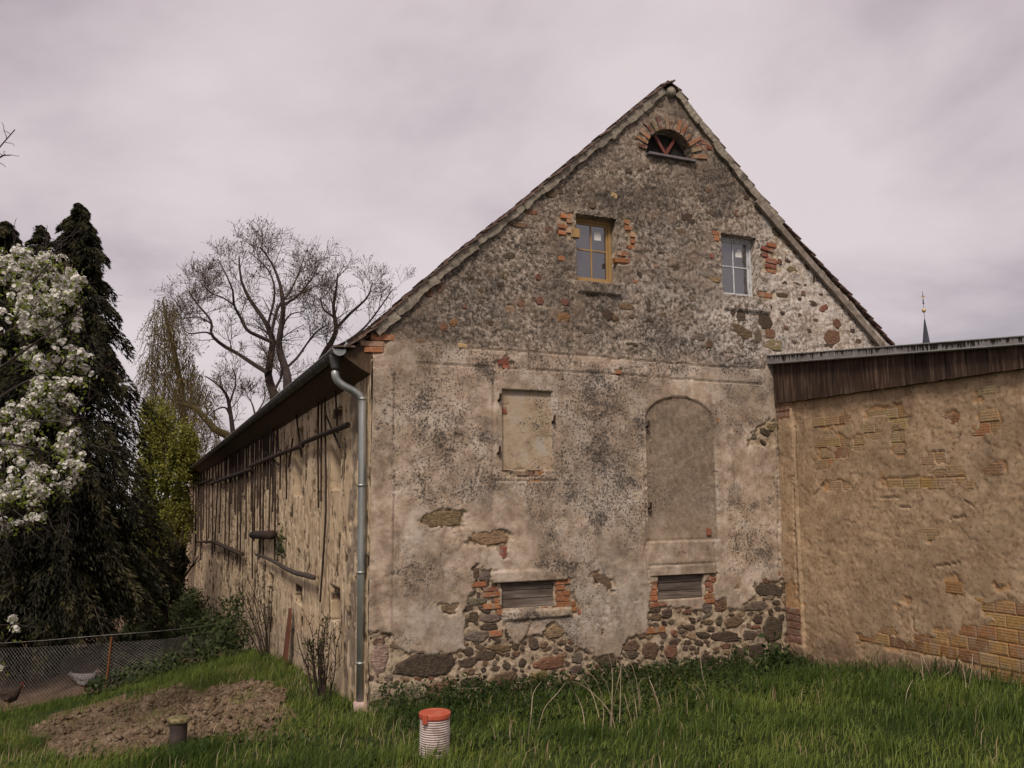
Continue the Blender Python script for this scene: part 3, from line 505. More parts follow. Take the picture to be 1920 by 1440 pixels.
# iron hinge pins beside niche and door
for x, y in ((935, 746), (934, 845), (1212, 796), (1216, 949), (1036, 787)):
    P = on_y(x, y); rod('iron_pin', [(P[0], .0, P[2]-.03), (P[0], -.045, P[2]-.02), (P[0]+.004, -.05, P[2]+.045)], [.016, .018, .012], 'dark_wood', gable, 6)
# hatches of planks
for R, nm in ((R_H1, 3), (R_H2, 3)):
    hatch = empty('hatch', (R[0], 0, R[2])); hatch.parent = barn; hh = (R[3]-R[2])/nm
    for k in range(nm): box('plank', (R[0]+.004, .045+.006*(k % 2), R[2]+k*hh+.003), (R[1]-.004, .075, R[2]+(k+1)*hh-.003), 'grey_planks', hatch, .003)
# windows
def window(R, mat, bw, fw, setback, label, torn, notch):
    X0, X1, Z0, Z1 = R; w_ = empty('window', (X0, setback, Z0)); w_.parent = barn; w_['label'] = label; y0, y1 = setback, setback+.05
    fr = empty('frame', (0, 0, 0)); fr.parent = w_
    box('frame_rail', (X0-.02, y0, Z0-.01), (X1-.002, y1, Z0+fw*1.25), mat, w_, .006); box('frame_rail', (X0-.02, y0, Z1-fw), (X1-.002, y1, Z1+.02), mat, w_, .006)
    col.objects.unlink(fr); bpy.data.objects.remove(fr)
    for a, b in ((X0-.02, X0+fw), (X1-fw, X1-.002)): box('frame_stile', (a, y0+.002, Z0+fw*1.25-.004), (b, y1, Z1-fw+.004), mat, w_, .006)
    a, b, c, d = X0+fw, X1-fw, Z0+fw*1.25, Z1-fw; y2 = y0+.018; s = .026
    box('sash_rail', (a-.003, y2, c-.003), (b+.003, y1, c+s), mat, w_, .004); box('sash_rail', (a-.003, y2, d-s), (b+.003, y1, d+.003), mat, w_, .004)
    for q in (a, b-s): box('sash_stile', (q-.002, y2+.001, c+s-.003), (q+s+.002, y1, d-s+.003), mat, w_, .004)
    xm, zm = (a+b)/2, c+(d-c)*.52
    box('glazing_bar', (xm-bw/2, y2+.004, c+s-.002), (xm+bw/2, y1, d-s+.002), mat, w_, .003)
    for q0, q1 in ((a+s, xm-bw/2), (xm+bw/2, b-s)): box('glazing_bar', (q0-.002, y2+.005, zm-bw/2), (q1+.002, y1, zm+bw/2), mat, w_, .003)
    for q0, q1 in ((a+s, xm-bw/2), (xm+bw/2, b-s)):
        for e0, e1 in ((c+s, zm-bw/2), (zm+bw/2, d-s)):
            o = box('pane', (q0-.003, y1-.018, e0-.003), (q1+.003, y1-.012, e1+.003), 'pane_glass', w_)
            if q0 > xm and e0 > zm:
                pw, ph = (q1-q0)*.5, (e1-e0)*.36; x0, z0 = q0+.035, e0+(e1-e0)*.42
                mesh('paper_note', [(x0, y1-.0205, z0), (x0+pw, y1-.0205, z0+.004), (x0+pw*.98, y1-.0205, z0+ph), (x0+(pw*.3 if torn else .003), y1-.0205, z0+ph*.98), (x0+(pw*.25 if torn else 0), y1-.0205, z0+ph*.6), (x0, y1-.0205, z0+ph*.5)], [(0, 1, 2, 3, 4, 5)], 'paper', w_)
    return w_
window(R_YW, 'ochre_paint', .02, .045, .135, 'ochre wooden window with four panes and a square paper note', False, True)
window(R_WW, 'worn_white_paint', .018, .035, .12, 'small window with worn white frame, four panes and a torn note', True, False)
P0, P1 = on_y(1074, 428), on_y(1084, 446); box('frame_block', (P0[0], -.012, P1[2]), (P1[0]+.02, .05, P0[2]), 'ochre_paint', barn, .004)
lw = empty('attic_window', (LC[0], .2, LC[1])); lw.parent = barn; lw['label'] = 'half-round dark opening with a red V of bars under the ridge'
box('sill', (LC[0]-LR-.0, -.05, LC[1]-.045), (LC[0]+LR+.02, .12, LC[1]-.012), 'sill_grey', lw, .004)
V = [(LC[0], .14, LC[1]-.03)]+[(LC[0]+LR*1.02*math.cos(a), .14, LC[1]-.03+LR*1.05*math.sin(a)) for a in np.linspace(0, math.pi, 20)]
mesh('unlit_interior', V, [(0, k+1, k) for k in range(1, 20)], 'dark_interior', lw)  # near-black sheet standing in for the unlit space behind the opening
for sg, q in ((-1, (1226, 254)), (1, (1267, 258))): A_ = on_y(1247, 291, .10); B_ = on_y(q[0], q[1], .10); bar('bar', (A_[0], .10+.008*sg, A_[2]), (B_[0], .10+.008*sg, B_[2]), .036, .03, 'red_paint', lw, (1, 0, 0))
# --- left long wall
SD = np.array([-0.01873, .99982, 0.0]); SN = np.array([-.99982, -.01873, 0.0]); SL = 36.0
ZT = 3.52
SWIN = [(622, 640, 765, 918, .2), (553, 567, 803, 930, .2), (620, 637, 1100, 1166, .25), (553, 568, 1097, 1133, .25), (504, 514, 1076, 1106, .25), (406, 411, 1035, 1053, .2)]
def on_side(px, py, off=0.0):
    d = ray(px, py); n = SN; tt = ((n*off-CAM)@n)/(d@n); P = CAM+d*tt; return P
swr = []
for x0, x1, y0, y1, dp in SWIN:
    xm = (x0+x1)/2; a, b = on_side(x1, (y0+y1)/2)@SD, on_side(x0, (y0+y1)/2)@SD; swr.append((a, b, on_side(xm, y1)[2], on_side(xm, y0)[2], dp))
def side_height(s, z, px, py):
    f1, f2, idd = worley(s*3.4+.6*fbm(s*4, z*2, 70), z*1.7+.6*fbm(s*4, z*2, 71), 72)
    n1 = fbm(s*9, z*2.6, 73, 5); n2 = fbm(s*26, z*7, 74, 4); big = fbm(s*.8, z*.6, 75)
    cv_ = n1*.55+n2*.45+.05*sstep(s, 2, 9)+(big-.5)*.12; c0_ = np.quantile(cv_, .74); chip = sstep(cv_, c0_, c0_+.01)
    low = sstep(z+s*.09+(fbm(s*2, z*2, 77)-.5)*1.0, .9, .2)*sstep(s, -1, 6)*.6
    h = (fbm(s*6, z*6, 78)-.5)*.02+(fbm(s*1.2, z*1.2, 79)-.5)*.04-chip*.022
    strip = (s > .55) & (s < 1.05); rough = strip & (fbm(s*5, z*3, 80) > .46); h = h-rough*.014
    wn_ = np.zeros(s.shape)
    for a, b, z0, z1, dp in swr: ii = (s > a) & (s < b) & (z > z0) & (z < z1); h = np.where(ii, -dp, h); wn_ = np.where(ii, .8, wn_)  # window recesses also tinted darker, shade painted through the mask
    m = np.stack([1-chip, np.clip(rough*.9+low+wn_, 0, 1), s*0, s*0+1], 1)
    return h, {'mask': m}
ss = np.concatenate([[0.0], np.cumsum(.02*1.0065**np.arange(0, 420))]); ss = ss[ss < SL]; ed = [e for r in swr for e in r[:2]]
ss = np.sort(np.concatenate([ss, [e+q for e in ed for q in (-.003, .003)], [SL]]))
sz = lines(-3.6, ZT, .026, [e for r in swr for e in r[2:4]])
side = wall_sheet('side_wall', ss, sz, lambda u, v: np.outer(u, SD)+np.outer(v, [0, 0, 1.0])+np.outer(u*0+.001, SN), side_height, SN, 'side_plaster', barn)
for a, b, z0, z1, dp in swr[:2]: P = (a+b)/2*SD
# far and right walls close the volume
FE = SL*SD; YB = FE[1]
mesh('rear_wall', [(FE[0], YB, -3.6), (8.2, YB, -3.6), (8.2, YB, 3.2), (3.76, YB, 6.9), (FE[0], YB, 3.1)], [(0, 1, 2, 3, 4)], 'side_plaster', barn)
mesh('rear_side_wall', [(8.2, .02, -.4), (8.2, YB, -3.6), (8.2, YB, 3.2), (8.2, .02, 3.4)], [(0, 1, 2, 3)], 'side_plaster', barn)
# --- roof: stepped courses, individual tiles along both verges
roof = empty('roof', (3.76, 0, 7.2)); roof.parent = barn
ZD = -.42
def roof_pt(X, Z, y):                                                 # gable profile point carried back along the barn; the long eave follows the side wall
    k = y/YB; lowf = np.clip((3.76-X)/3.8, 0, 1.1); return np.array([X+FE[0]*k*lowf, y, Z+ZD*k])
def profile(side):
    pts = [VG[i] for i in (range(10, -1, -1) if side < 0 else range(10, len(VG)))]; P = [pts[0]]
    if side < 0: pts = pts+[np.array([-.40, 3.60])]
    L = [0]
    for a, b in zip(pts[:-1], pts[1:]): L.append(L[-1]+np.hypot(*(b-a)))
    pts = np.array(pts); n = int(L[-1]/.155); tt = np.linspace(0, L[-1], n+1); return np.stack([np.interp(tt, L, pts[:, 0]), np.interp(tt, L, pts[:, 1])], 1)
ys = np.concatenate([np.arange(.34, 6, .17), np.arange(6, YB+.3, .6)])
for sgn in (-1, 1):
    pr = profile(sgn); V, Fc = [], []
    for k in range(len(pr)-1):
        a, b = pr[k], pr[k+1]; d = (b-a)/np.hypot(*(b-a)); nn = np.array([-d[1], d[0]])*(1 if sgn > 0 else -1); nn = nn if nn[1] > 0 else -nn
        a0 = a-d*.06-nn*.03; b1 = b+d*.01+nn*.004; b0 = b+d*.01-nn*.016; o_ = len(V)
        for y in ys:
            j = random.uniform(-.006, .006)
            for q in (a0, b1, b0): V.append(roof_pt(q[0]+nn[0]*j, q[1]+nn[1]*j, y))
        for i in range(len(ys)-1):
            q = o_+i*3; Fc += [(q, q+3, q+4, q+1), (q+1, q+4, q+5, q+2)]
    o = mesh('tile_courses', V, Fc, 'roof_tile', roof); o['kind'] = 'stuff'
    for k in range(len(pr)-1):                                        # verge tiles, one object each
        a, b = pr[k], pr[k+1]; d = (b-a)/np.hypot(*(b-a)); nn = np.array([-d[1], d[0]]); nn = nn if nn[1] > 0 else -nn
        for c in range(2):
            rr = random.Random(k*7+c+sgn); y0 = (-.075 if sgn < 0 else -.04)+c*.205+rr.uniform(-.012, .012); y1 = y0+.2; jj = rr.uniform(-.006, .008); a0 = a-d*.05-nn*.012; b0 = b+d*(.012+rr.uniform(-.012, .02))+nn*(.014+jj); ax = a0+nn*(.018 if sgn < 0 else .011); bx = b0+nn*(.02 if sgn < 0 else .012)
            V = [(q[0], y, q[1]) for y in (y0, y1) for q in (a0, b0, bx, ax)]
            mesh('roof_tile', V, [(0, 1, 2, 3), (7, 6, 5, 4), (0, 4, 5, 1), (1, 5, 6, 2), (2, 6, 7, 3), (3, 7, 4, 0)], 'roof_tile', roof)
# ridge tiles
for k in range(9):
    y = -.05+k*.36; rod('ridge_tile', [roof_pt(3.775, 7.185, y), roof_pt(3.77, 7.18, y+.38)], [.062, .07], 'verge_mortar' if k == 0 else 'roof_tile', roof, 10)
rod('ridge_line', [roof_pt(3.77, 7.20, 3.2), roof_pt(3.77, 7.20, YB+.2)], .075, 'roof_tile', roof, 8)
# mortar fillet under the verge, broken into pieces, cracked away from the wall
vr = random.Random(3)
for sgn in (-1, 1):
    pr = profile(sgn); k = 1
    while k < len(pr)-2:
        n = vr.choice((2, 3, 3, 4)); k2 = min(k+n, len(pr)-2)
        if k2 == k: break
        if sgn > 0 and k > 12: break
        if sgn < 0 and k > len(pr)-6: break
        V, Fc = [], []; wd = vr.uniform(.07, .11) if sgn < 0 else vr.uniform(.06, .10)
        for q in np.linspace(k, k2-.04, (k2-k)*4+1):
            i = int(q); f = q-i; p = pr[i]*(1-f)+pr[min(i+1, len(pr)-1)]*f; d = pr[min(i+1, len(pr)-1)]-pr[i]; d = d/np.hypot(*d); nn = np.array([-d[1], d[0]]); nn = nn if nn[1] > 0 else -nn
            lo = p-nn*(wd+vr.uniform(-.007, .007)+.012*math.sin(q*2.1+k)); hi = p-nn*.004
            V += [(hi[0], -.052+vr.uniform(-.005, .005), hi[1]), (lo[0], -.04+vr.uniform(-.006, .006), lo[1]), (lo[0]+nn[0]*.01, .03, lo[1]+nn[1]*.01)]
        m = len(V)//3
        for i in range(m-1):
            q = i*3; fs = [(q, q+1, q+4, q+3), (q+1, q+2, q+5, q+4)]; Fc += fs if sgn < 0 else [f[::-1] for f in fs]
        Fc += [(0, 2, 1), (3*m-3, 3*m-2, 3*m-1)]
        mesh('mortar_piece', V, Fc, 'verge_mortar', roof); k = k2
# barge board on the lower right verge
A, B = on_y(1424, 371, -.06), on_y(1664, 650, -.06); dd = Vector(B-A).normalized()
bar('barge_board', Vector(A), Vector(B)+dd*.5, .085, .035, 'verge_board', barn, (0, 1, 0)) if False else None
nv = Vector((dd.z, 0, -dd.x)); nv = nv if nv.z < 0 else -nv
A2, B2 = Vector(A), Vector(B)+dd*.6
mesh('barge_board', [p+nv*w_+Vector((0, y, 0)) for y in (0, .05) for p, w_ in ((A2, 0), (B2, 0), (B2, .085), (A2, .085))], [(0, 1, 2, 3), (7, 6, 5, 4), (0, 4, 5, 1), (1, 5, 6, 2), (2, 6, 7, 3), (3, 7, 4, 0)], 'verge_board', barn)
# soffit and cornice under the long eave
def eave(off, z, s): P = SD*s+SN*off; return (P[0], P[1], z+ZD*s/SL)
q = [(.0, ZT-.16), (.12, ZT-.10), (.30, ZT+.02), (.30, ZT+.06), (.0, ZT+.2)]; V = [eave(o_, z_, s_) for s_ in (.02, SL) for o_, z_ in q]; n = len(q)
mesh('eaves_soffit', V, [(i, i+1, n+i+1, n+i) for i in range(n-1)]+[tuple(range(n))[::-1]], 'side_plaster', barn)

# ------------------------------------------------------------------ gutter and downpipe
gut = empty('rain_gutter', (-.32, .05, 3.4), 'half-round zinc gutter under the long eave of the barn', 'gutter')
GO, GZ, GR = .355, 3.60, .065
V, Fc = [], []; gs = [-.02, 3, 8, 15, 24, SL]
for s_ in gs:
    for k in range(11): a = math.pi+math.pi*k/10; V.append(eave(GO+GR*math.cos(a), GZ+GR*math.sin(a), s_))
    for k in range(11): a = 2*math.pi-math.pi*k/10; V.append(eave(GO+(GR-.004)*math.cos(a), GZ+(GR-.004)*math.sin(a), s_))
for i in range(len(gs)-1):
    for k in range(22): Fc.append((i*22+k, i*22+(k+1) % 22, (i+1)*22+(k+1) % 22, (i+1)*22+k))
mesh('trough', V, Fc, 'dull_zinc', gut, True)
mesh('end_cap', [eave(GO+GR*1.05*math.cos(a), GZ+GR*1.05*math.sin(a), -.03) for a in np.linspace(math.pi, 2*math.pi, 12)]+[eave(GO+GR*1.05*math.cos(a), GZ+GR*1.05*math.sin(a), -.015) for a in np.linspace(math.pi, 2*math.pi, 12)], [tuple(range(12))[::-1], tuple(range(12, 24))]+[(k, k+1, k+13, k+12) for k in range(11)]+[(11, 0, 12, 23)], 'zinc', gut)
rod('rim', [eave(GO+GR, GZ+.004, -.03), eave(GO+GR, GZ+.004, 12), eave(GO+GR, GZ+.004, SL)], .010, 'zinc', gut, 6)
for k in range(34):
    s_ = .5+k*.75 if k < 20 else 15.5+(k-20)*1.4; rod('bracket', [eave(GO+(GR+.004)*math.cos(a), GZ+(GR+.004)*math.sin(a), s_) for a in np.linspace(math.pi*1.02, math.pi*1.98, 8)], .007, 'dull_zinc', gut, 5)
P = eave(GO-.06, GZ, .02); rod('strap', [(P[0], P[1], P[2]), (P[0]+.02, P[1], P[2]+.12)], .006, 'zinc', gut, 5)
dp_ = empty('downpipe', (-.12, .05, 0), 'shiny zinc downpipe with swan neck at the barn corner', 'downpipe')
T0 = np.array(eave(GO, GZ-GR+.015, .16)); YP = T0[1]
lathe('funnel', (T0[0], T0[1], T0[2]-.135), [(.043, 0), (.046, .03), (.066, .13), (.067, .15)], 'dull_zinc', dp_, 16)
b0 = on_y(680, 770, YP); b1 = on_y(675.5, 1322, YP); a1 = np.array([T0[0], YP, T0[2]-.10]); path = [a1, a1-[0, 0, .06]]
c0, c1 = a1-np.array([0, 0, .06]), np.array([b0[0], YP, b0[2]+.06]); c0b, c1b = c0-np.array([0, 0, .2]), c1+np.array([0, 0, .2])
for q in np.linspace(0, 1, 16)[1:]: path.append(c0*(1-q)**3+3*c0b*q*(1-q)**2+3*c1b*q*q*(1-q)+c1*q**3)
path += [b0, b0*.75+b1*.25, b0*.5+b1*.5, b1]
rod('pipe', path, .042, 'zinc', dp_, 16)
for y in (748, 910, 1073, 1243): P = on_y(678.8-(y-785)/542*4, y, YP); rod('pipe_clamp', [(P[0], YP, P[2]-.012), (P[0], YP, P[2]+.012)], .048, 'zinc', dp_, 14); rod('clamp_pin', [(P[0]+.03, YP+.01, P[2]), (P[0]+.16, YP+.07, P[2])], .006, 'dull_zinc', dp_, 5)
lathe('clay_socket', (b1[0], YP, b1[2]-.13), [(.052, -.25), (.052, .05), (.068, .08), (.07, .16), (.06, .168)], 'clay_pipe', dp_, 16)
dp2 = empty('downpipe', (FE[0]-.3, YB, 0), 'thin grey downpipe at the far end of the long eave', 'downpipe')
A = np.array(eave(GO, GZ-.05, SL-.1)); rod('pipe', [A, A+[-.22, -.05, -.25], A+[-.25, -.05, -.4], A+[-.02, 0, -.85], A+[0, 0, -1.1], A+[0, 0, -6]], .05, 'dull_zinc', dp2, 8)
lathe('funnel', (A[0], A[1], A[2]-.1), [(.05, 0), (.07, .14)], 'dull_zinc', dp2, 10)
# ------------------------------------------------------------------ espalier trellis on the long wall
tr = empty('wall_trellis', (-.06, 1, 2), 'dark rotten trellis of rails and upright laths on the long barn wall', 'trellis')
def spath(pts, off): return [on_side(x, y, off) for x, y in pts]
for pts, r in (([(652, 796), (606, 815), (562, 835)], .032), ([(567, 833), (520, 851), (470, 874)], .036), ([(473, 879), (430, 894), (391, 908)], .045), ([(396, 899), (375, 906), (356, 913)], .05), ([(370, 1017), (401, 1016), (430, 1028), (454, 1038)], .05)):
    P = spath(pts, .10); P = [a+np.array([0, 0, random.uniform(-.02, .02)]) for a in P]; rod('rail', P, [r*random.uniform(.85, 1.1) for _ in P], 'dark_wood', tr, 6)
LATH = [[(597, 735), (596, 850), (597, 952)], [(603, 732), (602, 940)], [(609, 728), (611, 900), (611, 955), (607, 1030), (600, 1129)], [(627, 703), (633, 812)], [(553, 762), (566, 857)], [(610, 776), (637, 839)], [(521, 785), (518, 851)], [(505, 795), (516, 890), (515, 1052)], [(501, 799), (497, 860)], [(497, 845), (522, 872)], [(490, 806), (487, 1042)], [(480, 814), (476, 1015)], [(474, 818), (473, 1085)], [(457, 837), (455, 922)], [(453, 839), (450, 1070)], [(448, 840), (444, 1060)], [(434, 852), (428, 1060)], [(431, 855), (429, 985)], [(425, 858), (421, 1050)], [(526, 843), (525, 918)], [(537, 839), (537, 936)], [(549, 822), (541, 876)], [(416, 862), (411, 1000)], [(410, 868), (402, 1035)], [(404, 872), (406, 905)], [(399, 875), (398, 1040)], [(393, 879), (391, 1010)], [(388, 882), (387, 1020)], [(383, 884), (381, 990)], [(378, 887), (377, 1030)], [(373, 890), (371, 1000)], [(368, 893), (366, 1040)], [(363, 896), (361, 1000)], [(441, 850), (440, 960)], [(466, 826), (464, 905)], [(513, 792), (511, 960)], [(484, 812), (483, 950)], [(494, 802), (493, 1040)], [(509, 795), (504, 1000)], [(462, 832), (461, 1010)]]
lr = random.Random(9)
for _ in range(26): x = lr.uniform(356, 520); y0 = 891-(x-352)*.72; LATH.append([(x, y0), (x+lr.uniform(-3, 3), y0+lr.uniform(60, 190))])
for pts in LATH: s_ = abs((on_side(*pts[0])@SD)); rod('lath', spath(pts, .06), .011+.0006*s_, 'dark_wood', tr, 5)
bm_ = spath([(474, 1003), (512, 1003)], .12); lg = rod('timber_beam', bm_, .075, 'dark_wood', None, 8); tag(lg, 'short dark timber beam fixed across the laths on the long wall', 'beam')
vn = empty('vine_stem', (-.1, 4, 1), 'thick bare grey vine stem crossing the long wall below the trellis', 'vine')
rod('stem', spath([(480, 1040), (499, 1046), (520, 1056), (538, 1067), (556, 1075), (575, 1079), (588, 1083)], .09), [.022, .024, .03, .032, .034, .036, .034], 'bark_grey', vn, 7); rod('shoot', spath([(519, 1056), (522, 1030), (516, 1000)], .07), [.02, .014, .01], 'bark_grey', vn, 5)
# ------------------------------------------------------------------ annex
ann = empty('brick_annex', (5.26, -2, 0), 'low annex with ochre plaster flaking off ribbed bricks, joined to the gable', 'outbuilding')
XA = 5.26
def ax(px, py, X=XA): return on_x(px, py, X)
ATOP = 3.25
AEX = [[(1535, 788), (1560, 786), (1562, 806), (1537, 806)], [(1570, 780), (1590, 778), (1590, 798), (1572, 802), (1560, 815), (1592, 818), (1590, 836), (1560, 826)], [(1620, 770), (1660, 758), (1660, 778), (1622, 784), (1620, 818), (1655, 818), (1645, 800), (1622, 800)], [(1668, 756), (1690, 756), (1696, 792), (1668, 792)], [(1670, 804), (1694, 806), (1694, 860), (1670, 850)], [(1538, 826), (1555, 826), (1555, 880), (1538, 880)], [(1566, 836), (1592, 838), (1590, 862), (1566, 860)], [(1600, 815), (1614, 815), (1614, 845), (1600, 840)], [(1768, 776), (1780, 764), (1797, 770), (1797, 784), (1768, 784)], [(1828, 732), (1852, 728), (1850, 750), (1830, 754)], [(1830, 780), (1850, 764), (1876, 770), (1876, 800), (1870, 816), (1838, 818)], [(1858, 868), (1872, 860), (1888, 868), (1890, 882), (1858, 882)], [(1742, 848), (1775, 848), (1775, 868), (1742, 868)], [(1750, 888), (1800, 884), (1812, 900), (1750, 910)], [(1546, 900), (1600, 900), (1598, 917), (1546, 916)], [(1650, 892), (1745, 894), (1745, 914), (1655, 914)], [(1775, 892), (1812, 894), (1812, 906), (1775, 906)], [(1735, 998), (1758, 998), (1758, 1014), (1735, 1014)], [(1770, 1080), (1798, 1080), (1796, 1100), (1790, 1120), (1780, 1118), (1778, 1100), (1768, 1098)], [(1866, 1088), (1890, 1092), (1890, 1106), (1868, 1104)], [(1682, 1116), (1706, 1116), (1706, 1136), (1684, 1136)], [(1606, 1190), (1634, 1190), (1634, 1206), (1606, 1206)],
       [(1920, 1130), (1840, 1130), (1842, 1152), (1860, 1152), (1860, 1172), (1805, 1172), (1800, 1190), (1760, 1192), (1720, 1192), (1718, 1208), (1700, 1206), (1660, 1196), (1655, 1215), (1720, 1225), (1800, 1235), (1870, 1270), (1990, 1280), (1990, 1128)], [(1648, 1180), (1680, 1182), (1676, 1196), (1648, 1194)], [(1744, 1172), (1778, 1176), (1774, 1190), (1744, 1186)], [(1462, 756), (1486, 756), (1486, 776), (1462, 778)], [(1464, 1085), (1500, 1095), (1503, 1190), (1470, 1195)]]
ACR = [[(1458, 760), (1462, 860)], [(1490, 800), (1494, 1000), (1503, 1190)], [(1527, 927), (1548, 902)], [(1750, 1062), (1800, 1056)], [(1785, 840), (1800, 815)], [(1710, 1160), (1712, 1180)], [(1744, 888), (1760, 882), (1790, 884), (1808, 890)], [(1650, 932), (1686, 932)], [(1684, 952), (1712, 952)], [(1810, 940), (1826, 951)], [(1780, 972), (1810, 968)], [(1742, 850), (1770, 846)]]
def annex_height(y, z, px, py):
    wx = px+(fbm(y*9, z*9, 101)-.5)*30+(fbm(y*30, z*30, 111)-.5)*10; wy = py+(fbm(y*9, z*9, 104)-.5)*24+(fbm(y*30, z*30, 112)-.5)*8; ex = np.zeros(y.shape, bool)
    for p in AEX: ex |= inside(wx, wy, p)
    h = (fbm(y*42, z*42, 113, 3)-.5)*.007+(fbm(y*15, z*15, 102, 5)-.5)*.007+(fbm(y*2.5, z*2.5, 103)-.5)*.012
    fl = sstep(fbm(y*6, z*8, 107, 5), .58, .605); h -= fl*.006
    crk = np.zeros(y.shape); jx, jy = px+(fbm(y*14, z*14, 141)-.5)*5, py+(fbm(y*14, z*14, 142)-.5)*5
    for pl in ACR:
        for (x1, y1), (x2, y2) in zip(pl[:-1], pl[1:]):
            L2 = (x2-x1)**2+(y2-y1)**2; q = np.clip(((jx-x1)*(x2-x1)+(jy-y1)*(y2-y1))/L2, 0, 1); crk = np.maximum(crk, np.hypot(jx-x1-q*(x2-x1), jy-y1-q*(y2-y1)) < 1.3)
    h -= crk*.02; h = np.where(ex, -.012+(fbm(y*20, z*20, 105)-.5)*.006, h); pil = y > -.27; h += pil*.035
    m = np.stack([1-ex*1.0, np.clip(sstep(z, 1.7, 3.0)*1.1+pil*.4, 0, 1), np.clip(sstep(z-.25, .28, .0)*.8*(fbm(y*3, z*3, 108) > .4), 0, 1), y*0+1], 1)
    return h, {'mask': m}
awall = wall_sheet('annex_wall', lines(-6.2, .0, .0165, [-.27]), lines(-.3, ATOP, .0165, []), lambda u, v: np.stack([u*0+XA, u, v], 1), annex_height, np.array([-1.0, 0, 0]), 'annex_plaster', ann)
CW, CH, nb = .212, .127, 0
for r in range(-2, 26):
    for k in range(0, 30):
        y = -.28-(k+.5*(r % 2))*CW-CW/2; z = .04+r*CH; rr = random.Random(r*101+k)
        w_ = CW-.012; q = project(np.array([XA, y, z])); inn = [any(inside(np.array([q[0]+dx]), np.array([q[1]+dy]), p)[0] for p in AEX) for dx, dy in ((0, 0), (-10, 0), (10, 0), (0, -6), (0, 6), (-12, -7), (12, 7))]
        if sum(inn) < 2 or z < .1 or z > ATOP-.08: continue
        V, Fc = brick_mesh((XA+.0135, y, z), w_, CH-.011, 0, rr.uniform(.008, .015), r*101+k, 'x'); o = mesh('brick', V, Fc, 'ribbed_brick', awall); nb += 1
        low = q[1] > 1060 or rr.random() < .2; o.color = vary(rr.choice([(.34, .20, .08), (.36, .215, .09), (.22, .11, .06), (.30, .155, .07), (.35, .23, .11)] if low else [(.34, .235, .125), (.32, .22, .12), (.34, .24, .14), (.27, .15, .09)]), rr, .12)
for k in range(7):                                                     # red bricks of the pilaster foot and head
    rr = random.Random(k+77); z = .35+k*.085 if k < 5 else ATOP-.07-(k-5)*.085; V, Fc = brick_mesh((XA-.02, -.135, z), .235, .07, 0, .022, 300+k, 'x'); mesh('brick', V, Fc, 'brick', awall).color = vary((.24, .125, .085), rr)
# plank band, roof, flashing
XB = XA-.06
fl = [on_x(1438, 682, XB-.07), on_x(1920, 645, XB-.07)]; fu = [on_x(1438, 667, XB-.07), on_x(1920, 630, XB-.07)]
def lin(P, y): q = (y-P[0][1])/(P[1][1]-P[0][1]); return P[0][2]*(1-q)+P[1][2]*q
ya = fl[0][1]; yb = -6.4; y = -.03; k = 0
pb = [on_x(1456, 757, XB), on_x(1920, 690, XB)]
while y > yb:
    rr = random.Random(k+500); w_ = rr.uniform(.095, .135); d = rr.uniform(0, .012); z0 = lin(pb, y-w_/2)-rr.uniform(0, .008); z1 = lin(fl, y)+.03
    box('plank', (XB-d, y-w_+.004, z0), (XA+.02, y, z1), 'brown_planks', ann, .003); y -= w_; k += 1
V = [(XB-.07, ya, lin(fl, ya)), (XB-.07, yb, lin(fl, yb)), (XB-.07, yb, lin(fu, yb)), (XB-.07, ya, lin(fu, ya)), (XB-.045, ya, lin(fl, ya)-.012), (XB-.045, yb, lin(fl, yb)-.012), ]
o = mesh('flashing', V, [(0, 3, 2, 1), (0, 1, 5, 4)], 'stained_flashing', ann); vattr(o, 'mask', np.array([(0, 0, 0, 1), (0, 0, 0, 1), (1, 0, 0, 1), (1, 0, 0, 1), (0, 0, 0, 1), (0, 0, 0, 1)]))
rod('flashing_bead', [(XB-.075, ya, lin(fl, ya)), (XB-.075, yb, lin(fl, yb))], .007, 'zinc', ann, 6); rod('flashing_bead', [(XB-.072, ya, lin(fu, ya)), (XB-.072, yb, lin(fu, yb))], .008, 'zinc', ann, 6)
V = [(x, y, lin(fu, y)+dz+(.02 if x > 6 else -.004)) for dz in (0, -.06) for x, y in ((XB-.066, -.03), (XB-.066, yb), (12.5, yb), (12.5, -.03))]
mesh('annex_roof', V, [(0, 1, 2, 3), (7, 6, 5, 4), (0, 4, 5, 1), (1, 5, 6, 2), (2, 6, 7, 3), (3, 7, 4, 0)], 'dull_zinc', ann)
mesh('front_wall', [(XA, -6.2, -.3), (12, -6.2, -.3), (12, -6.2, 3.2), (XA, -6.2, 3.2)], [(0, 1, 2, 3)], 'side_plaster', ann)
# ------------------------------------------------------------------ church spire beyond the roofs
SPD = 190.0
def spx(px, py): return at_depth(px, py, SPD)
sb = spx(1741, 700); sc = SPD/F0; st0 = spx(1740, 597)
ch = empty('church_spire', (sb[0], sb[1], -5), 'slim dark slate church spire with gilded ball and weathervane beyond the annex roof', 'spire')
material('slate', lambda t: t.ramp(t.noise(2, 4, .6, t.obj()), [(.3, (.03, .033, .045)), (.7, (.06, .065, .08))]), .7)
material('gilt', lambda t: t.ramp(t.noise(4, 2, .5, t.obj()), [(.3, (.5, .33, .14)), (.7, (.62, .45, .24))]), .4, metallic=.4)
ctr = (sb[0], sb[1]); hz = lambda py: spx(1740, py)[2]
lathe('tower', (*ctr, -6), [(2.6, 0), (2.6, hz(760)+6)], 'side_plaster', ch, 4, False); lathe('spire', (*ctr, hz(760)), [(2.3, 0), (.75, hz(640)-hz(760)), (.12, hz(596)-hz(760))], 'slate', ch, 8, False)
rod('finial_rod', [(*ctr, hz(600)), (*ctr, hz(541))], .055, 'slate', ch, 6)
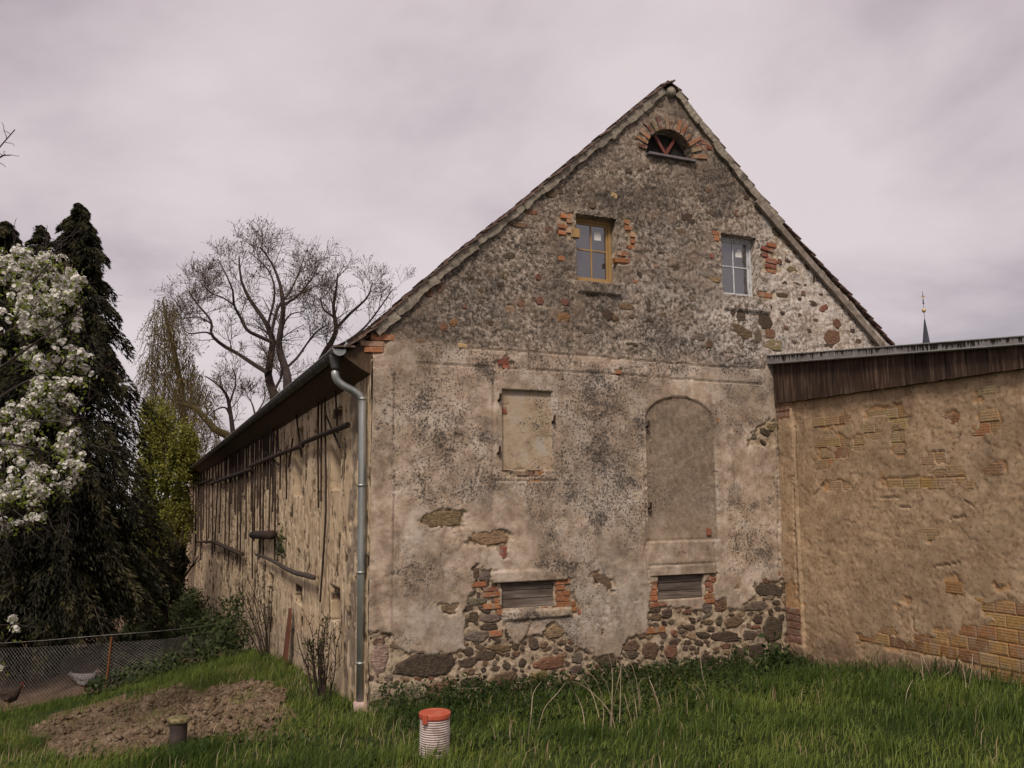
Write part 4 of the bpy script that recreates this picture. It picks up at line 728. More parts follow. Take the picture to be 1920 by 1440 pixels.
lathe('ball', (*ctr, hz(583)), [(.05, 0), (.32, .15), (.46, .45), (.46, .65), (.3, .98), (.05, 1.1)], 'gilt', ch, 12); lathe('crown', (*ctr, hz(566)), [(.06, 0), (.24, .2), (.06, .5), (.16, .8), (.05, 1.2)], 'slate', ch, 8)
rx = Vector(RT); c0 = Vector((*ctr, hz(551))); mesh('weathervane', [c0+rx*a+Vector((0, 0, b)) for a, b in ((-.55, .0), (-.1, -.15), (.25, -.35), (.6, .1), (.2, .1), (.05, .5), (-.2, .15))]+[c0+Vector((.06, .06, 0))+rx*a+Vector((0, 0, b)) for a, b in ((-.55, .0), (-.1, -.15), (.25, -.35), (.6, .1), (.2, .1), (.05, .5), (-.2, .15))], [tuple(range(7)), tuple(range(7, 14))[::-1]]+[(k, (k+1) % 7, 7+(k+1) % 7, 7+k) for k in range(7)], 'gilt', ch)
# ------------------------------------------------------------------ ground
def grow(a, b, d0, gr):
    r = [0.0]; d = d0
    while r[-1] < b: r.append(r[-1]+d); d *= gr
    l = [0.0]; d = d0
    while l[-1] > a: l.append(l[-1]-d); d *= gr
    return np.array(sorted(set(l+r)))
BED = [(60, 1372), (100, 1338), (215, 1306), (300, 1298), (390, 1286), (480, 1280), (530, 1290), (545, 1345), (520, 1385), (480, 1394), (400, 1398), (380, 1410), (280, 1415), (200, 1424), (100, 1420)]
gxv = grow(-450, 450, .12, 1.035)-1; gyv = grow(-60, 700, .12, 1.035)+1
U, W = np.meshgrid(gxv, gyv); gx_, gy_ = U.ravel(), W.ravel(); gz_ = terrain(gx_, gy_); G = np.stack([gx_, gy_, gz_], 1)
nu = len(gxv); i = (np.arange(len(gyv)-1)[:, None]*nu+np.arange(nu-1)[None, :]).ravel(); ground = fast_mesh('ground', G, np.stack([i, i+1, i+nu+1, i+nu], 1), 'ground', None, True); tag(ground, kind='structure')
yard = sstep(gy_, 9.5, 10.5)*sstep(-gx_, -.2, .5)*(gy_ < 40); pq = project(G); inb = inside(pq[0], pq[1], BED)*(((G-CAM)@FW) > 1)*(gy_ < 8)
vattr(ground, 'mask', np.stack([np.maximum(yard*.9, inb*1.0), gx_*0, gx_*0, gx_*0+1], 1)); ground['label'] = 'sloping grassy ground with bare earth in the hen yard'
# dug soil bed: clods over the ground
bx, by = np.meshgrid(np.arange(-4.2, .6, .028), np.arange(-.8, 5.6, .028)); bx, by = bx.ravel(), by.ravel(); bz = terrain(bx, by); q = project(np.stack([bx, by, bz], 1)); wob = (fbm(bx*1.8, by*1.8, 200)-.5)*90
ins = inside(q[0]+wob, q[1]+wob*.6, BED); fade = np.mean([inside(q[0]+wob+dx, q[1]+wob*.6+dy, BED) for dx, dy in ((16, 0), (-16, 0), (0, 9), (0, -9), (30, 0), (-30, 0), (0, 16), (0, -16))], axis=0); f1, f2, idd = worley(bx*5, by*5, 201); bz = bz-.03+fade*(.05+(fbm(bx*1.6, by*1.6, 202)-.4)*.09+(fbm(bx*9, by*9, 203, 5)-.5)*.13+sstep(.5-f1, 0, .45)*.055*(idd > .35))
nx = len(np.arange(-4.2, .6, .028)); ny = len(bx)//nx; i = (np.arange(ny-1)[:, None]*nx+np.arange(nx-1)[None, :]).ravel(); Q = np.stack([i, i+1, i+nx+1, i+nx], 1); Q = Q[ins[Q].all(1)]; us = np.unique(Q); mp = np.zeros(len(bx), int); mp[us] = np.arange(len(us))
soil = fast_mesh('soil_bed', np.stack([bx, by, bz], 1)[us], mp[Q], 'soil', None, True); tag(soil, 'freshly dug bed of brown soil clods beside the grass', kind='structure')
# ------------------------------------------------------------------ vegetation helpers
def quads(C, A, B, tint):        # C centres (n,3), A half-length vec, B half-width vec -> diamond leaf, two triangles folded a little
    n = len(C); V = np.empty((n, 4, 3)); V[:, 0] = C-A; V[:, 1] = C+B-A*.1; V[:, 2] = C+A; V[:, 3] = C-B-A*.1
    return V.reshape(-1, 3), np.arange(n*4).reshape(n, 4), np.repeat(tint, 4)
def unit(v): return v/(np.linalg.norm(v, axis=-1, keepdims=True)+1e-9)
def leaves(name, C, size, mat, parent, up=.0, aspect=.45, tint=None, hang=None, seed=1):
    r = np.random.default_rng(seed); n = len(C); D = unit(r.normal(size=(n, 3))+np.array([0, 0, up])) if hang is None else unit(hang+r.normal(size=(n, 3))*.35)
    W = unit(np.cross(D, r.normal(size=(n, 3)))); s = size*r.uniform(.6, 1.3, n)[:, None]; tint = r.random(n) if tint is None else tint
    V, Q, T = quads(C, D*s/2, W*s*aspect/2, tint); o = fast_mesh(name, V, Q, mat, parent); vattr(o, 'tint', T); o['kind'] = 'stuff'; return o
def smooth_path(P, n):
    P = np.asarray(P, float); k = np.linspace(0, len(P)-1, n); i = np.clip(k.astype(int), 0, len(P)-2); f = (k-i)[:, None]
    p0 = P[np.clip(i-1, 0, len(P)-1)]; p1 = P[i]; p2 = P[i+1]; p3 = P[np.clip(i+2, 0, len(P)-1)]
    return .5*((2*p1)+(-p0+p2)*f+(2*p0-5*p1+4*p2-p3)*f**2+(-p0+3*p1-3*p2+p3)*f**3)
def branchlets(path, r0, r1, out, rnd, lvl, length, up, n_child, spread=.8, droop=0.0, wig=.10, minr=.005, start=.25):
    out.append((path, np.linspace(r0, r1, len(path))))
    if lvl == 0: return
    for c in range(n_child):
        f = rnd.uniform(start, 1.0); k = f*(len(path)-1); i = min(int(k), len(path)-2); p = path[i]+(path[i+1]-path[i])*(k-i); d = unit(path[i+1]-path[i])
        side = unit(np.cross(d, np.array([rnd.gauss(0, 1), rnd.gauss(0, 1), rnd.gauss(0, 1)]))); L = length*rnd.uniform(.55, 1.15)*(1.15-.5*f); q = unit(d*(1.0-spread*.4)+side*spread+np.array([0, 0, up])); P = [p]; m = 5
        for s in range(m):
            q = unit(q+np.array([rnd.gauss(0, wig), rnd.gauss(0, wig), rnd.gauss(0, wig)+up*.22-droop*.3])); P.append(P[-1]+q*L/m)
        rr = max(minr, (r0+(r1-r0)*f)*.55); branchlets(np.array(P), rr, max(minr*.8, rr*.4), out, rnd, lvl-1, length*.58, up, max(2, int(n_child*.8)), spread, droop, wig, minr, .2)
def tips(paths, frac=1): return np.array([p[-1] for p, r in paths]+[p[len(p)//2] for p, r in paths if frac > 1])
# ------------------------------------------------------------------ big bare tree beyond the far end of the barn (limbs read off the photograph, depth from where it stands)
DB = 49.0
def limb(pts, D=DB, dj=1.2, seed=0, n=12):
    r = random.Random(seed); off = [0]
    for _ in pts[1:]: off.append(off[-1]+r.uniform(-dj, dj))
    return smooth_path([at_depth(240+(870+(x-870)*.95)/3.13, 400+(1080-(1080-y)*.90)/3.13, D+o_) for (x, y), o_ in zip(pts, off)], n)
bt = empty('bare_tree', tuple(at_depth(515, 760, DB)*[1, 1, 0]+[0, 0, -4]), 'large leafless tree with two dark trunks rising behind the barn roof', 'tree')
LIMBS = [([(862, 1300), (860, 1080), (835, 1000), (820, 920), (840, 800), (845, 700), (810, 600), (745, 500), (690, 410), (650, 300), (640, 160)], .42, .06), ([(935, 1300), (940, 1000), (930, 900), (890, 780), (890, 690), (910, 560), (910, 450), (890, 330), (840, 200), (770, 100)], .40, .05),
         ([(820, 920), (740, 870), (640, 800), (540, 740), (470, 670), (472, 600), (440, 540), (380, 470), (330, 390)], .2, .05), ([(470, 670), (430, 655), (340, 665), (300, 640)], .09, .03), ([(845, 720), (760, 680), (690, 640), (650, 560), (610, 480), (600, 380), (560, 280), (510, 180)], .17, .04), ([(842, 650), (880, 500), (950, 400), (1000, 290), (1045, 160)], .15, .04), ([(930, 890), (1000, 820), (1060, 730), (1120, 650), (1185, 610)], .13, .04), ([(910, 480), (1000, 420), (1080, 320), (1120, 250)], .12, .03), ([(470, 600), (400, 560), (330, 560), (280, 575)], .07, .03), ([(610, 480), (540, 430), (470, 400), (400, 330)], .08, .03), ([(865, 1020), (900, 950), (905, 900)], .12, .08), ([(900, 620), (960, 540), (1040, 520)], .09, .03), ([(820, 600), (860, 400), (820, 250), (700, 130)], .12, .03)]
allp = []; rnd = random.Random(4)
for k, (pts, a, b) in enumerate(LIMBS):
    P = limb(pts, DB, .7, k, 18); allp.append((P, np.linspace(a, b, len(P))*.72))
tubes('trunk', allp[:2], 'bark_grey', bt, 8); tw = []
for P, R in allp: branchlets(P, R[0]*.5, R[-1], tw, rnd, 3, 2.35, .22, 9, .95, 0, .11, .0085, .30)
tubes('limbs', [(P, R) for P, R in allp[2:]], 'bark_grey', bt, 6); tw = [q for q in tw if len(q[0]) < 10]
tubes('twigs', tw, 'twig_bark', bt, 3); b_ = tips(tw, 2); b_ = b_[rng.random(len(b_)) < .4]; leaves('buds', b_, .13, 'bud', bt, 1.5, .45)
def bare(label, specs, seed, lv=3, ln=2.6, nch=7, D=DB, minr=.013):
    o = empty('bare_tree', tuple(at_depth(240+specs[0][0][0][0]/3.13, 400+specs[0][0][0][1]/3.13, D)), label, 'tree'); al, tw2 = [], []; rn = random.Random(seed)
    for k, (pts, a, b) in enumerate(specs):
        P = limb(pts, D, .5, seed+k, 14); al.append((P, np.linspace(a, b, len(P)))); t0 = []; branchlets(P, a*.5, b, t0, rn, lv, ln, .3, nch, .9, 0, .11, minr, .25); tw2 += t0[1:]
    tubes('trunk', al[:1], 'bark_grey', o, 7)
    if al[1:]: tubes('limbs', al[1:], 'bark_grey', o, 6)
    tubes('twigs', tw2, 'twig_bark', o, 3); b2 = tips(tw2, 2); leaves('buds', b2[::2], .12, 'bud', o, 1.5, .45, seed=seed)
bare('leafless tree with spreading upper branches beside the large two-trunked bare tree', [([(1100, 1000), (1150, 830), (1210, 720), (1240, 630), (1222, 500), (1240, 380), (1250, 270)], .24, .04), ([(1240, 630), (1330, 530), (1430, 430), (1465, 330)], .11, .03), ([(1180, 780), (1300, 720), (1400, 640), (1480, 540), (1580, 390)], .12, .03), ([(1230, 560), (1160, 500), (1140, 420)], .09, .03)], 31, 3, 2.1, 8, 52, .0085)
bare('small slim leafless tree between the birch and the barn roof', [([(610, 1400), (600, 1290), (582, 1150), (560, 1060), (500, 990), (430, 940)], .16, .03), ([(582, 1120), (620, 980), (600, 890)], .07, .025), ([(596, 1240), (560, 1150), (500, 1160), (460, 1200)], .07, .025)], 47, 3, 1.6, 7, 46, .0085)
bare('low leafless sapling crown just above the barn roof edge', [([(760, 1300), (740, 1200), (720, 1120), (690, 1070)], .08, .02), ([(740, 1200), (790, 1110), (800, 1060)], .05, .02)], 53, 3, 1.3, 7, 46, .0085)
# ------------------------------------------------------------------ weeping birch and leaning mossy trunk
def weeper(label, name, trunkpts, D, region, n, ln, leafm, seed, barkm, r0, r1):
    rn = random.Random(seed); o = empty(name, tuple(at_depth(*trunkpts[0], D)), label, 'tree'); P = smooth_path([at_depth(x, y, D) for x, y in trunkpts], 20); tubes('trunk', [(P, np.linspace(r0, r1, 20))], barkm, o, 8); st, C, H = [], [], []
    for k in range(n):
        x0, x1, y0, y1, w0, w1 = region; f = rn.random()**.8; cy = y0+(y1-y0)*f; hw = w0+(w1-w0)*min(1, f*1.6); cx = x0+(x1-x0)*f+rn.uniform(-1, 1)*hw; A = at_depth(cx, cy, D+rn.uniform(-2, 2)); L = ln*rn.uniform(.5, 1.2); k0 = min(19, int((1-f)*19)); q = [P[max(4, k0)]*.25+A*.75, A]; dx = rn.gauss(0, .10)
        for s in range(1, 6): q.append(A+np.array([dx*s+rn.gauss(0, .05), rn.gauss(0, .06), -L*s/5+.12*(s == 1)]))
        q = np.array(q); st.append((q, np.linspace(.016, .007, len(q))))
        for s in range(9): g_ = rn.uniform(.8, 5.99); i = int(g_); C.append(q[i]+(q[min(6, i+1)]-q[i])*(g_-i)+np.array([rn.gauss(0, .08), rn.gauss(0, .08), rn.gauss(0, .05)])); H.append((0, 0, -1.0))
    tubes('twigs', st, barkm, o, 3); leaves('foliage', np.array(C), .12, leafm, o, 0, .4, None, np.array(H), seed)
weeper('tall weeping birch with hanging golden brown catkins', 'weeping_birch', [(352, 900), (345, 800), (338, 720), (325, 650), (312, 600), (305, 562)], 44, (306, 330, 556, 760, 16, 56), 460, 2.3, 'birch_leaf', 61, 'bark_mossy', .22, .04)
weeper('leaning mossy willow trunk with hanging olive twigs at the barn end', 'leaning_willow', [(445, 840), (428, 818), (405, 806), (385, 785), (365, 765), (330, 755)], 40, (345, 385, 690, 850, 40, 40), 210, 1.8, 'birch_leaf', 67, 'bark_mossy', .22, .09)
# ------------------------------------------------------------------ fresh green trees
def leafy(name, label, D, blobs_, n, leafm, seed, size, trunk):
    rn = np.random.default_rng(seed); base = at_depth(*trunk[0], D); base[2] = terrain(base[0], base[1]); o = empty(name, tuple(base), label, 'tree'); P = smooth_path([base]+[at_depth(x, y, D) for x, y in trunk[1:]], 14); out = []; rr = random.Random(seed); branchlets(P, .13, .03, out, rr, 2, 2.2, .35, 7, .7, 0, .15, .012, .2); tubes('trunk', out[:1], 'bark_brown', o, 7); tubes('branches', out[1:], 'bark_brown', o, 4); C = []
    tot = sum(b[2]*b[3] for b in blobs_); sc = D/F0
    for cx, cy, rx_, ry_ in blobs_:
        m = int(n*rx_*ry_/tot); nc = max(8, m//22); cc_ = rn.normal(size=(nc, 3)); cc_ = unit(cc_)*(rn.random((nc, 1))**.45); idx = rn.integers(0, nc, m); loc = cc_[idx]+rn.normal(size=(m, 3))*.11; ctr_ = at_depth(cx, cy, D); C.append(ctr_+loc[:, :1]*RT*rx_*sc+loc[:, 1:2]*UP*ry_*sc+loc[:, 2:]*FW*rx_*sc)
    leaves('crown', np.concatenate(C), size, leafm, o, -.3, .5, None, None, seed)
leafy('green_tree', 'fresh yellow-green broadleaf tree between the conifer and the barn', 33, [(292, 800, 36, 60), (330, 860, 42, 75), (280, 900, 30, 90), (335, 960, 26, 70), (355, 845, 20, 45), (300, 985, 42, 60)], 26000, 'green_leaf', 71, .13, [(310, 1080), (308, 980), (318, 900), (330, 840), (300, 780)])
leafy('yellow_shrub', 'tall loose shrub with dull yellow leaves behind the far downpipe', 37, [(330, 1000, 18, 40), (340, 940, 14, 60), (325, 1050, 24, 40)], 2200, 'birch_leaf', 72, .16, [(332, 1100), (332, 1040), (336, 960)])
leafy('dark_yew', 'low dark evergreen bush at the far foot of the barn', 27, [(318, 1080, 36, 46), (340, 1050, 16, 30), (290, 1110, 44, 42), (255, 1090, 40, 60)], 9000, 'conifer_leaf', 73, .12, [(310, 1140), (312, 1100), (318, 1050)])
# ------------------------------------------------------------------ conifers: tiers of drooping fern-like sprays
def conifer(label, px, top, D, rad, n, seed, leafm='conifer_leaf', fm=.93):
    rn = np.random.default_rng(seed); T = at_depth(px, top, D); bz = terrain(T[0], T[1]); H = T[2]-bz; o = empty('conifer', (T[0], T[1], bz), label, 'conifer', 'dark conifers behind the hen yard')
    rod('trunk', smooth_path([(T[0], T[1], bz-.2), (T[0]+.05, T[1], bz+H*.5), (T[0], T[1], T[2]-.1)], 10), np.linspace(.22, .02, 10), 'bark_brown', o, 7, False)
    nb = n; f = np.sort(rn.random(nb)*fm+.006); ang = np.cumsum(np.full(nb, 2.4))+rn.normal(size=nb)*.4; lob = 1+rn.normal(size=nb)*.2
    R = rad*np.interp(f, [0, .04, .1, .2, .35, .55, .8, 1], [.03, .14, .24, .38, .56, .78, 1, 1.05])*lob
    rd = np.stack([np.cos(ang), np.sin(ang), 0*ang], 1); tg = np.stack([-np.sin(ang), np.cos(ang), 0*ang], 1); org = np.array([T[0], T[1], bz])+np.array([0, 0, 1.0])*((1-f)*H)[:, None]; sh = rn.random(nb)
    arch = lambda u, R_: .30*np.sin(np.clip(u, 0, 1)*2.2)*R_-(u**3)*.38*R_
    tubes('branches', [(np.stack([org[k]+rd[k]*R[k]*u+np.array([0, 0, arch(u, R[k])]) for u in (0, .35, .7, .95)]), [.024, .018, .011, .004]) for k in range(nb)], 'bark_brown', o, 3)
    m = 360; k = np.repeat(np.arange(nb), m); N_ = nb*m; u = .22+.8*rn.random(N_)**.75; Rk = R[k]; side_ = rn.normal(size=N_); lat = side_*.27*(1.12-u)*Rk.clip(.35, 1.8); hang = rn.random(N_)**1.8*(.08+.24*(1.1-np.abs(u-.8)))*Rk.clip(.4, 1.2)
    p = org[k]+rd[k]*(Rk*u)[:, None]+tg[k]*lat[:, None]; p[:, 2] += arch(u, Rk)-hang-np.abs(lat)*.45; d = unit(rd[k]*(.35+.45*u)[:, None]+tg[k]*(np.sign(side_)*.35)[:, None]+np.array([0, 0, -1.0])*(.5+hang*2)[:, None]+rn.normal(size=(N_, 3))*.22); w_ = unit(np.cross(d, rd[k]+rn.normal(size=(N_, 3))*.7)); ln = rn.uniform(.065, .15, N_)[:, None]
    ln = ln*np.clip(.55+Rk, .55, 1)[:, None]; V, Q, TT = quads(p, d*ln*.6, w_*ln*.15, np.clip(sh[k]*.35+.62*u-hang*1.6-.12+rn.normal(size=N_)*.12, 0, 1)); cr = fast_mesh('crown', V, Q, leafm, o); vattr(cr, 'tint', TT); cr['kind'] = 'stuff'  # tint paints light: tips and upper sprays brighter, hanging ones darker
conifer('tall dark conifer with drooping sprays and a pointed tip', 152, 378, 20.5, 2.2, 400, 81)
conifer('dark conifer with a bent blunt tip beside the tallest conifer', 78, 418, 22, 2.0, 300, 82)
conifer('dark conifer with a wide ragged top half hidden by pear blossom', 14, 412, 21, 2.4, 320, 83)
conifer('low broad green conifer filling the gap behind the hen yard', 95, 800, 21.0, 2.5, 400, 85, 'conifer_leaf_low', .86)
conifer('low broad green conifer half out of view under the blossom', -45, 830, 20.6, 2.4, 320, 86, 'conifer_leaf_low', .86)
# ------------------------------------------------------------------ flowering pear reaching in from the left
DP = 8.6; rn = np.random.default_rng(91); rr = random.Random(91)
tb = at_depth(-190, 1000, DP); pear = empty('pear_tree', (tb[0], tb[1], terrain(tb[0], tb[1])), 'pear tree covered in clusters of white blossom, branches reaching in from the side', 'tree')
def pp(x, y, d=0): return at_depth(x, y, DP+d)
trunk = smooth_path([(tb[0], tb[1], terrain(tb[0], tb[1])-.1), pp(-190, 1000), pp(-170, 800), pp(-150, 600), pp(-130, 420)], 14); rod('trunk', trunk, np.linspace(.13, .05, 14), 'bark_grey', pear, 8)
PB = [[(-170, 820), (-80, 740), (0, 690), (70, 640), (140, 590), (172, 545)], [(-160, 700), (-60, 620), (20, 570), (70, 520), (105, 478)], [(-175, 860), (-60, 810), (40, 790), (110, 790), (158, 782)], [(-180, 900), (-70, 890), (20, 880), (80, 905), (135, 940)], [(-150, 600), (-60, 560), (0, 520), (30, 505)], [(-175, 850), (-40, 770), (60, 710), (150, 690)], [(-180, 910), (-60, 930), (0, 960), (8, 1000)], [(-140, 480), (-60, 360), (-20, 300), (28, 243)], [(-60, 330), (-10, 300), (10, 290)], [(-170, 840), (-30, 830), (60, 840), (120, 860), (150, 830)], [(-150, 640), (-40, 640), (60, 600), (120, 560)], [(-185, 1010), (-90, 1090), (-20, 1165), (36, 1170)], [(-90, 1090), (-40, 1160), (-10, 1220), (10, 1235)]]
bp = []
for k, pts in enumerate(PB):
    P = smooth_path([pp(x, y, rr.uniform(-.5, .5)) for x, y in pts], 14); bp.append((P, np.linspace(.021 if k != 7 else .012, .005, 14)))
for k, pr in enumerate(bp): rod('branch', pr[0], pr[1], 'bark_grey', pear, 6)
tw = []
for k, (P, R) in enumerate(bp):
    o_ = []; branchlets(P, .014, .005, o_, rr, 2 if k not in (7, 8) else 1, .55 if k not in (7, 8) else .25, .12, 8 if k < 11 else 3, .8, .1, .2, .003, .35); tw += o_[1:]
for pts in ([(57, 938), (85, 960), (105, 1000), (137, 1012)], [(25, 955), (50, 975), (85, 990), (105, 1028)]): tw.append((smooth_path([pp(*q) for q in pts], 8), np.linspace(.009, .003, 8)))
tubes('twigs', tw, 'bark_grey', pear, 4)
cl = []
for p, r in tw[:-2]:
    for q in (p[-1], p[len(p)//2]): cl.append(q)
cl = np.array(cl); q = project(cl); e1 = np.interp(q[1], [440, 480, 540, 600, 700, 760, 850, 900, 950, 1000, 1150, 1250], [-50, 110, 175, 150, 175, 150, 158, 150, 148, 20, 45, 25]); keep = (q[0] < e1) & (q[1] > 465) & ((q[1] < 1010) | (q[1] > 1150)); cl = cl[keep]
if len(cl) > 400: cl = cl[rn.permutation(len(cl))[:400]]
FV, FQ, FT, LC_, off = [], [], [], [], 0
for c in cl:
    nf = rn.integers(9, 20)
    for k in range(nf):
        d = unit(rn.normal(size=3)+np.array([0, 0, .9])); ctr_ = c+d*rn.uniform(.02, .06); t1 = unit(np.cross(d, rn.normal(size=3))); t2 = np.cross(d, t1); ti = rn.random()
        for pi in range(5):
            a = pi*2*np.pi/5+rn.random()*.3; ra = t1*np.cos(a)+t2*np.sin(a); ta = t2*np.cos(a)-t1*np.sin(a); s = .0215*rn.uniform(.85, 1.15); FV += [ctr_, ctr_+ra*s*.6+ta*s*.5+d*.003, ctr_+ra*s+d*.007, ctr_+ra*s*.6-ta*s*.5+d*.003]; FQ.append((off, off+1, off+2, off+3)); off += 4; FT += [ti*.6]+[ti]*3
    for k in range(9): LC_.append(c+rn.normal(size=3)*.05-np.array([0, 0, .02]))
o = fast_mesh('blossom', np.array(FV), np.array(FQ), 'blossom', pear); vattr(o, 'tint', np.array(FT)); o['kind'] = 'stuff'
o = leaves('leaves', np.array(LC_), .05, 'pear_leaf', pear, .2, .55, None, None, 92); o['kind'] = 'stuff'
# ------------------------------------------------------------------ grass
rn = np.random.default_rng(301)
def blades(name, X, Y, H, W, lean, mat, tint, label, seed, Z=None):
    r = np.random.default_rng(seed); n = len(X); z = terrain(X, Y)-.01 if Z is None else Z; a = r.random(n)*2*np.pi; w_ = np.stack([np.cos(a), np.sin(a), 0*a], 1)*(W*r.uniform(.7, 1.3, n))[:, None]/2; b = r.random(n)*2*np.pi; L = np.stack([np.cos(b), np.sin(b)], 1)*r.uniform(.1, .65, n)[:, None]+np.array(lean); P = np.stack([X, Y, z], 1); m = P.copy(); m[:, :2] += L*(H*.32)[:, None]; m[:, 2] += H*.62; tp = P.copy(); tp[:, :2] += L*H[:, None]*1.0; tp[:, 2] += H*r.uniform(.72, 1.0, n)
    V = np.stack([P-w_, P+w_, m+w_*.75, m-w_*.75, tp+w_*.08, tp-w_*.08], 1).reshape(-1, 3); i = np.arange(n)[:, None]*6; Q = np.concatenate([i+np.array([[0, 1, 2, 3]]), i+np.array([[3, 2, 4, 5]])]); o = fast_mesh(name, V, Q, mat); vattr(o, 'tint', np.repeat(tint, 6)); tag(o, label, kind='stuff'); return o
N = 210000; X = rn.uniform(-7.5, 6, N); Y = rn.uniform(-5.6, 9.6, N); P = np.stack([X, Y, terrain(X, Y)], 1); px, py = project(P); dep = (P-CAM)@FW
ok = (px > -60) & (px < 1980) & (py < 1500) & ~((X > -.02) & (Y > .0)) & (X < 5.22); wob = (fbm(X*1.8, Y*1.8, 200)-.5)*90; bed = inside(px+wob, py+wob*.6, BED) & (Y > -1); thin = bed & (rn.random(N) > .02+.6*sstep(fbm(X*1.8, Y*1.8, 399), .52, .64)); bare_ = inside(px+wob*2, py+wob, [(40, 1345), (100, 1335), (90, 1380), (50, 1390)])
pat = fbm(X*.9, Y*.9, 305); ok &= ~thin & ~(bare_ & (rn.random(N) > .2)); ok &= (Y < 9.4+(fbm(X*2, X*0, 306)-.5)*1.5-np.clip(X+3, -3, 3)*.2)
ok &= rn.random(N) < np.clip(1.35-dep/24, .3, 1)
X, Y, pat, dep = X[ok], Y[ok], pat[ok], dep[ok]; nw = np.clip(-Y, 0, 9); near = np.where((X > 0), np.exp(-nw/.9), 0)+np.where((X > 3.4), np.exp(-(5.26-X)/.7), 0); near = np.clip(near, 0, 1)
tuft = sstep(fbm(X*2.6, Y*2.6, 308), .5, .68); H = (.045+.05*pat+.10*tuft+.20*near*fbm(X*3, Y*3, 307))*rn.uniform(.6, 1.35, len(X))*np.where(Y > 3, 1.15, 1); tint = np.clip(.84-.66*near-.30*(tuft-.3)+(pat-.5)*.9+rn.normal(size=len(X))*.16+.25*(fbm(X*.5, Y*.5, 309)-.5), 0, 1)  # blades tinted darker towards the walls, building shade put into the colour
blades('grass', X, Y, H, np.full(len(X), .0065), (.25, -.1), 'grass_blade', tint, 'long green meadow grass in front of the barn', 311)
# broad herb leaves in the shade along the walls, and nettles and ivy on the slope beside the long wall
N = 15000; X = rn.uniform(.1, 5.2, N); Y = -rn.random(N)**1.5*2.0-.05; h_ = rn.random(N)*.30*np.exp(Y*.8)*(.4+fbm(X*2, Y*2, 320)); C = np.stack([X, Y, terrain(X, Y)+h_], 1); keep = fbm(X*2.2, Y*2.2, 321) > .42
o = leaves('ground_herbs', C[keep], .042, 'herb_leaf', None, .3, .55, None, None, 322); tag(o, 'dark leafy weeds at the shaded foot of the gable', kind='stuff')
N = 42000; X = -rn.random(N)**1.3*3.0-.06; Y = rn.uniform(8.5, 30, N); kk = sstep(fbm(X*.8, Y*.5, 330), .36, .56)*np.exp(-(-X)/2.6); h_ = rn.random(N)**1.4*(.25+.85*kk)*np.where(-X < 1.4, 1.3, .6); C = np.stack([X, Y, terrain(X, Y)+h_*.9], 1); keep = rn.random(N) < kk*1.1
o = leaves('ground_ivy', C[keep], .10, 'ivy_leaf', None, .3, .6, None, None, 331); tag(o, 'rank green undergrowth on the slope along the long wall', kind='stuff')
# taller blue-green grass around the stub
def tuft_at(px, py, n, rad, h, seed, mat='grass_blade', t0=.3, label='', lean=(.1, 0)):
    r = np.random.default_rng(seed); G_ = gnd(px, py); X = G_[0]+r.normal(size=n)*rad; Y = G_[1]+r.normal(size=n)*rad; return blades('grass_tuft', X, Y, h*r.uniform(.5, 1.2, n), np.full(n, .009), lean, mat, np.clip(t0+r.normal(size=n)*.15, 0, 1), label, seed)
tuft_at(350, 1424, 700, .17, .17, 341, label='tall grass tuft round the mossy stub')
# dry stalks
def stalks(label, items, seed, D0=None):
    o = empty('dry_stalks', tuple(gnd(*items[0][0])), label, 'dead stalks', 'bleached dead stalks along the walls'); rr = random.Random(seed); material_ = 'straw'
    for pts in items:
        B = gnd(*pts[0]); D = (B-CAM)@FW; P = smooth_path([B-[0, 0, .03]]+[at_depth(x, y, D+rr.uniform(-.12, .12)) for x, y in pts[1:]], 10); rod('stalk', P, np.linspace(.0042, .002, 10), 'straw', o, 5, False)
material('straw', lambda t: t.ramp(t.noise(9, 3, .6, t.obj()), [(.3, (.24, .17, .11)), (.7, (.46, .36, .26))]), .8)
stalks('forked bleached dead stems in front of the left plank hatch', [[(989, 1388), (996, 1340), (1000, 1300), (1015, 1278)], [(1005, 1380), (1020, 1330), (1045, 1300), (1060, 1280)], [(998, 1330), (985, 1310), (978, 1296)], [(1026, 1318), (1050, 1310)], [(1000, 1330), (1012, 1314)], [(957, 1393), (957, 1355), (970, 1354)]], 1)
stalks('dense clump of arching straw-coloured stems between the two plank hatches', [[(1097, 1368), (1092, 1330), (1078, 1300), (1062, 1275)], [(1128, 1360), (1122, 1340), (1110, 1300), (1090, 1270), (1072, 1262)], [(1142, 1365), (1147, 1320), (1148, 1260), (1140, 1224)], [(1145, 1368), (1148, 1330), (1156, 1290), (1165, 1250), (1160, 1238)], [(1161, 1360), (1163, 1310), (1164, 1262)], [(1195, 1350), (1190, 1310), (1178, 1270), (1165, 1245)], [(1202, 1350), (1198, 1310), (1190, 1262), (1172, 1224), (1152, 1212)], [(1190, 1372), (1178, 1330), (1170, 1300)], [(1128, 1370), (1132, 1330), (1120, 1280), (1100, 1258)], [(1152, 1362), (1145, 1310), (1135, 1275)], [(1205, 1330), (1198, 1285), (1210, 1270)], [(1155, 1365), (1140, 1330), (1100, 1290), (1072, 1277)]], 2)
stalks('pair of leaning pale stems in front of the right plank hatch', [[(1237, 1345), (1228, 1300), (1218, 1275), (1214, 1256)], [(1242, 1340), (1230, 1305), (1219, 1287)]], 3)
stalks('short scattered dead stems by the annex corner', [[(1318, 1322), (1305, 1295), (1287, 1280)], [(1328, 1318), (1315, 1295), (1300, 1282)], [(1335, 1315), (1318, 1270), (1313, 1225)], [(1350, 1318), (1358, 1308)]], 4)
